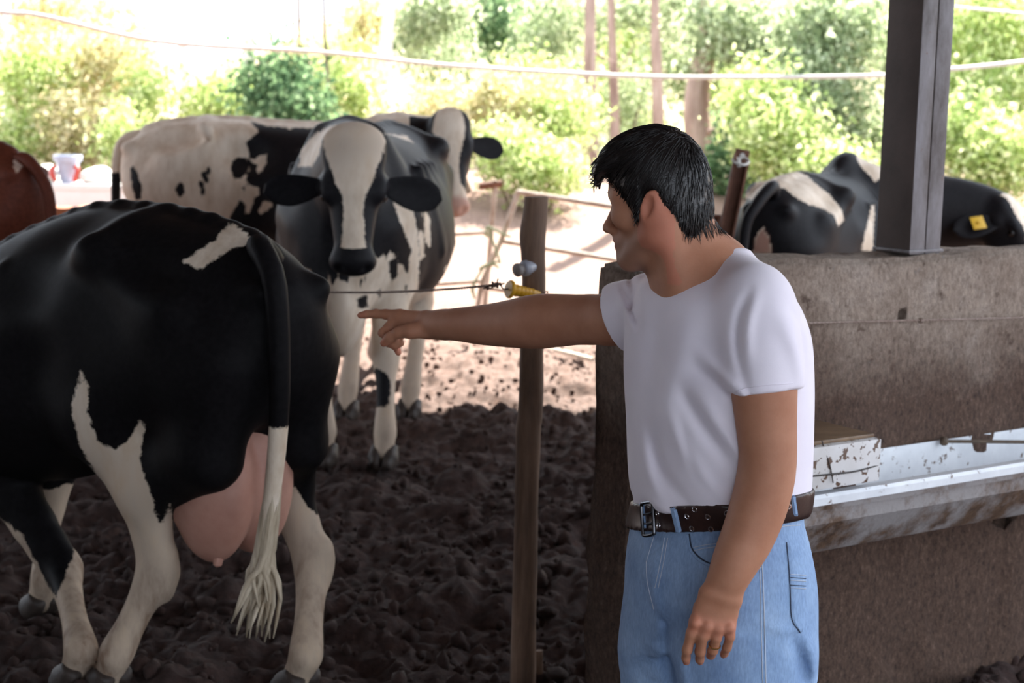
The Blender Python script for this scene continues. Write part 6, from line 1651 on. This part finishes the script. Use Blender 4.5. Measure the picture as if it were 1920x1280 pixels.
# shrubs
shrub('pale yellow-green bush at the far left edge', [blob(50, 150, 22, 80, 90, 2200), blob(30, 270, 21.5, 70, 60, 1500)], L_BRIGHT, 22, 40, 0.11, 6)
shrub('tall yellowish bush over the pail', [blob(180, 130, 22.5, 90, 90, 2400), blob(150, 250, 21.5, 90, 70, 2200)], L_DRY, 22.3, 160, 0.11, 7)
shrub('twiggy bush left of the pale cow', [blob(225, 260, 20.5, 40, 60, 900), blob(270, 180, 22, 60, 70, 1300)], L_BRIGHT, 21.5, 230, 0.10, 7)
shrub('dark green bush between the two white trunks', [blob(520, 170, 20.5, 65, 70, 2400), blob(560, 210, 20, 55, 50, 1500)], L_DEEP, 20.4, 530, 0.12, 5)
shrub('light green bush above the back of the pale cow', [blob(430, 190, 22, 70, 45, 1400), blob(385, 200, 22.3, 40, 35, 600)], L_BRIGHT, 22, 420, 0.11, 4)
shrub('feathery bush right of the thin sapling', [blob(660, 180, 21.5, 55, 60, 1300), blob(640, 110, 22, 50, 40, 600)], L_BRIGHT, 21.6, 655, 0.10, 5)
shrub('yellow-green bush behind the far cow ear', [blob(830, 220, 21, 90, 60, 2000), blob(930, 200, 20.5, 80, 60, 2000)], L_DRY, 20.8, 880, 0.10, 6)
shrub('bright bush above the pipe fence', [blob(960, 290, 19.5, 70, 55, 2200), blob(1030, 320, 19.2, 70, 40, 1800)], L_BRIGHT, 19.4, 990, 0.085, 6)
shrub('sunlit bush between the far cow and the pinkish trunk', [blob(1040, 220, 20.5, 80, 60, 2200), blob(1000, 150, 21.5, 70, 50, 1300)], L_BRIGHT, 20.8, 1030, 0.095, 5)
shrub('green undergrowth between the pinkish trunks', [blob(1170, 200, 27.5, 70, 90, 2200), blob(1160, 310, 26, 60, 50, 1500)], L_OLIVE, 27, 1165, 0.10, 5)
shrub('shaded undergrowth behind the rusty bracket', [blob(1390, 320, 21, 70, 60, 2600), blob(1385, 250, 23.6, 50, 40, 1200)], L_DEEP, 21.3, 1380, 0.11, 5)
shrub('broad leafy bush above the cow behind the wall', [blob(1470, 260, 18.5, 90, 70, 2600), blob(1560, 330, 18, 80, 50, 1800), blob(1430, 180, 19, 70, 60, 1500)], L_BRIGHT, 18.5, 1490, 0.10, 7)
shrub('bright green bush right of the steel post', [blob(1800, 260, 18.5, 60, 80, 1900), blob(1880, 300, 18, 70, 70, 2200)], L_BRIGHT, 18.3, 1840, 0.10, 6)

# a second line of pale crowns on the slope
for lab, u, Y, bl, mt_ in (('pale hazy tree behind the grey-white trunk', 680, 31, [(690, 40, 60, 60, 900), (660, 120, 60, 50, 700)], L_DRY),
                          ('hazy olive tree between the dark crown and the pinkish trunk', 1010, 32, [(1000, 40, 80, 60, 1500), (1040, 120, 70, 60, 1200), (960, 160, 60, 50, 900)], L_OLIVE),
                          ('hazy green tree filling the gap between the pinkish trunks', 1185, 31, [(1180, 90, 80, 70, 1700), (1130, 190, 60, 60, 1000), (1200, 240, 70, 50, 1000)], L_BRIGHT),
                          ('hazy tree behind the thick leaning trunk', 1300, 30, [(1275, 120, 60, 70, 1100), (1340, 160, 60, 80, 1200)], L_OLIVE),
                          ('wide pale tree in the upper right beyond the thick trunk', 1440, 29, [(1420, 20, 100, 60, 1600), (1540, 10, 100, 60, 1600), (1400, 140, 80, 60, 1200)], L_BRIGHT),
                          ('tall leafy tree behind the steel post', 1700, 27, [(1690, 60, 90, 90, 1800), (1720, 210, 90, 90, 1800), (1780, 90, 70, 80, 1200)], L_OLIVE),
                          ('hazy pale tree at the far upper left', 150, 31, [(150, 30, 110, 50, 1300), (60, 60, 90, 60, 1200), (250, 90, 50, 60, 600)], L_DRY),
                          ('thin hazy tree above the dark green bush', 560, 31, [(560, 120, 50, 50, 500)], L_DRY)):
    tree(lab, [(u, 20), (u + 2, 120), (u + 4, 240)], 9, Y, M_BARKB, [blob(a, b, Y + 0.4 * i, c, d, n) for i, (a, b, c, d, n) in enumerate(bl)], mt_, 0.15, name='leafy_tree')
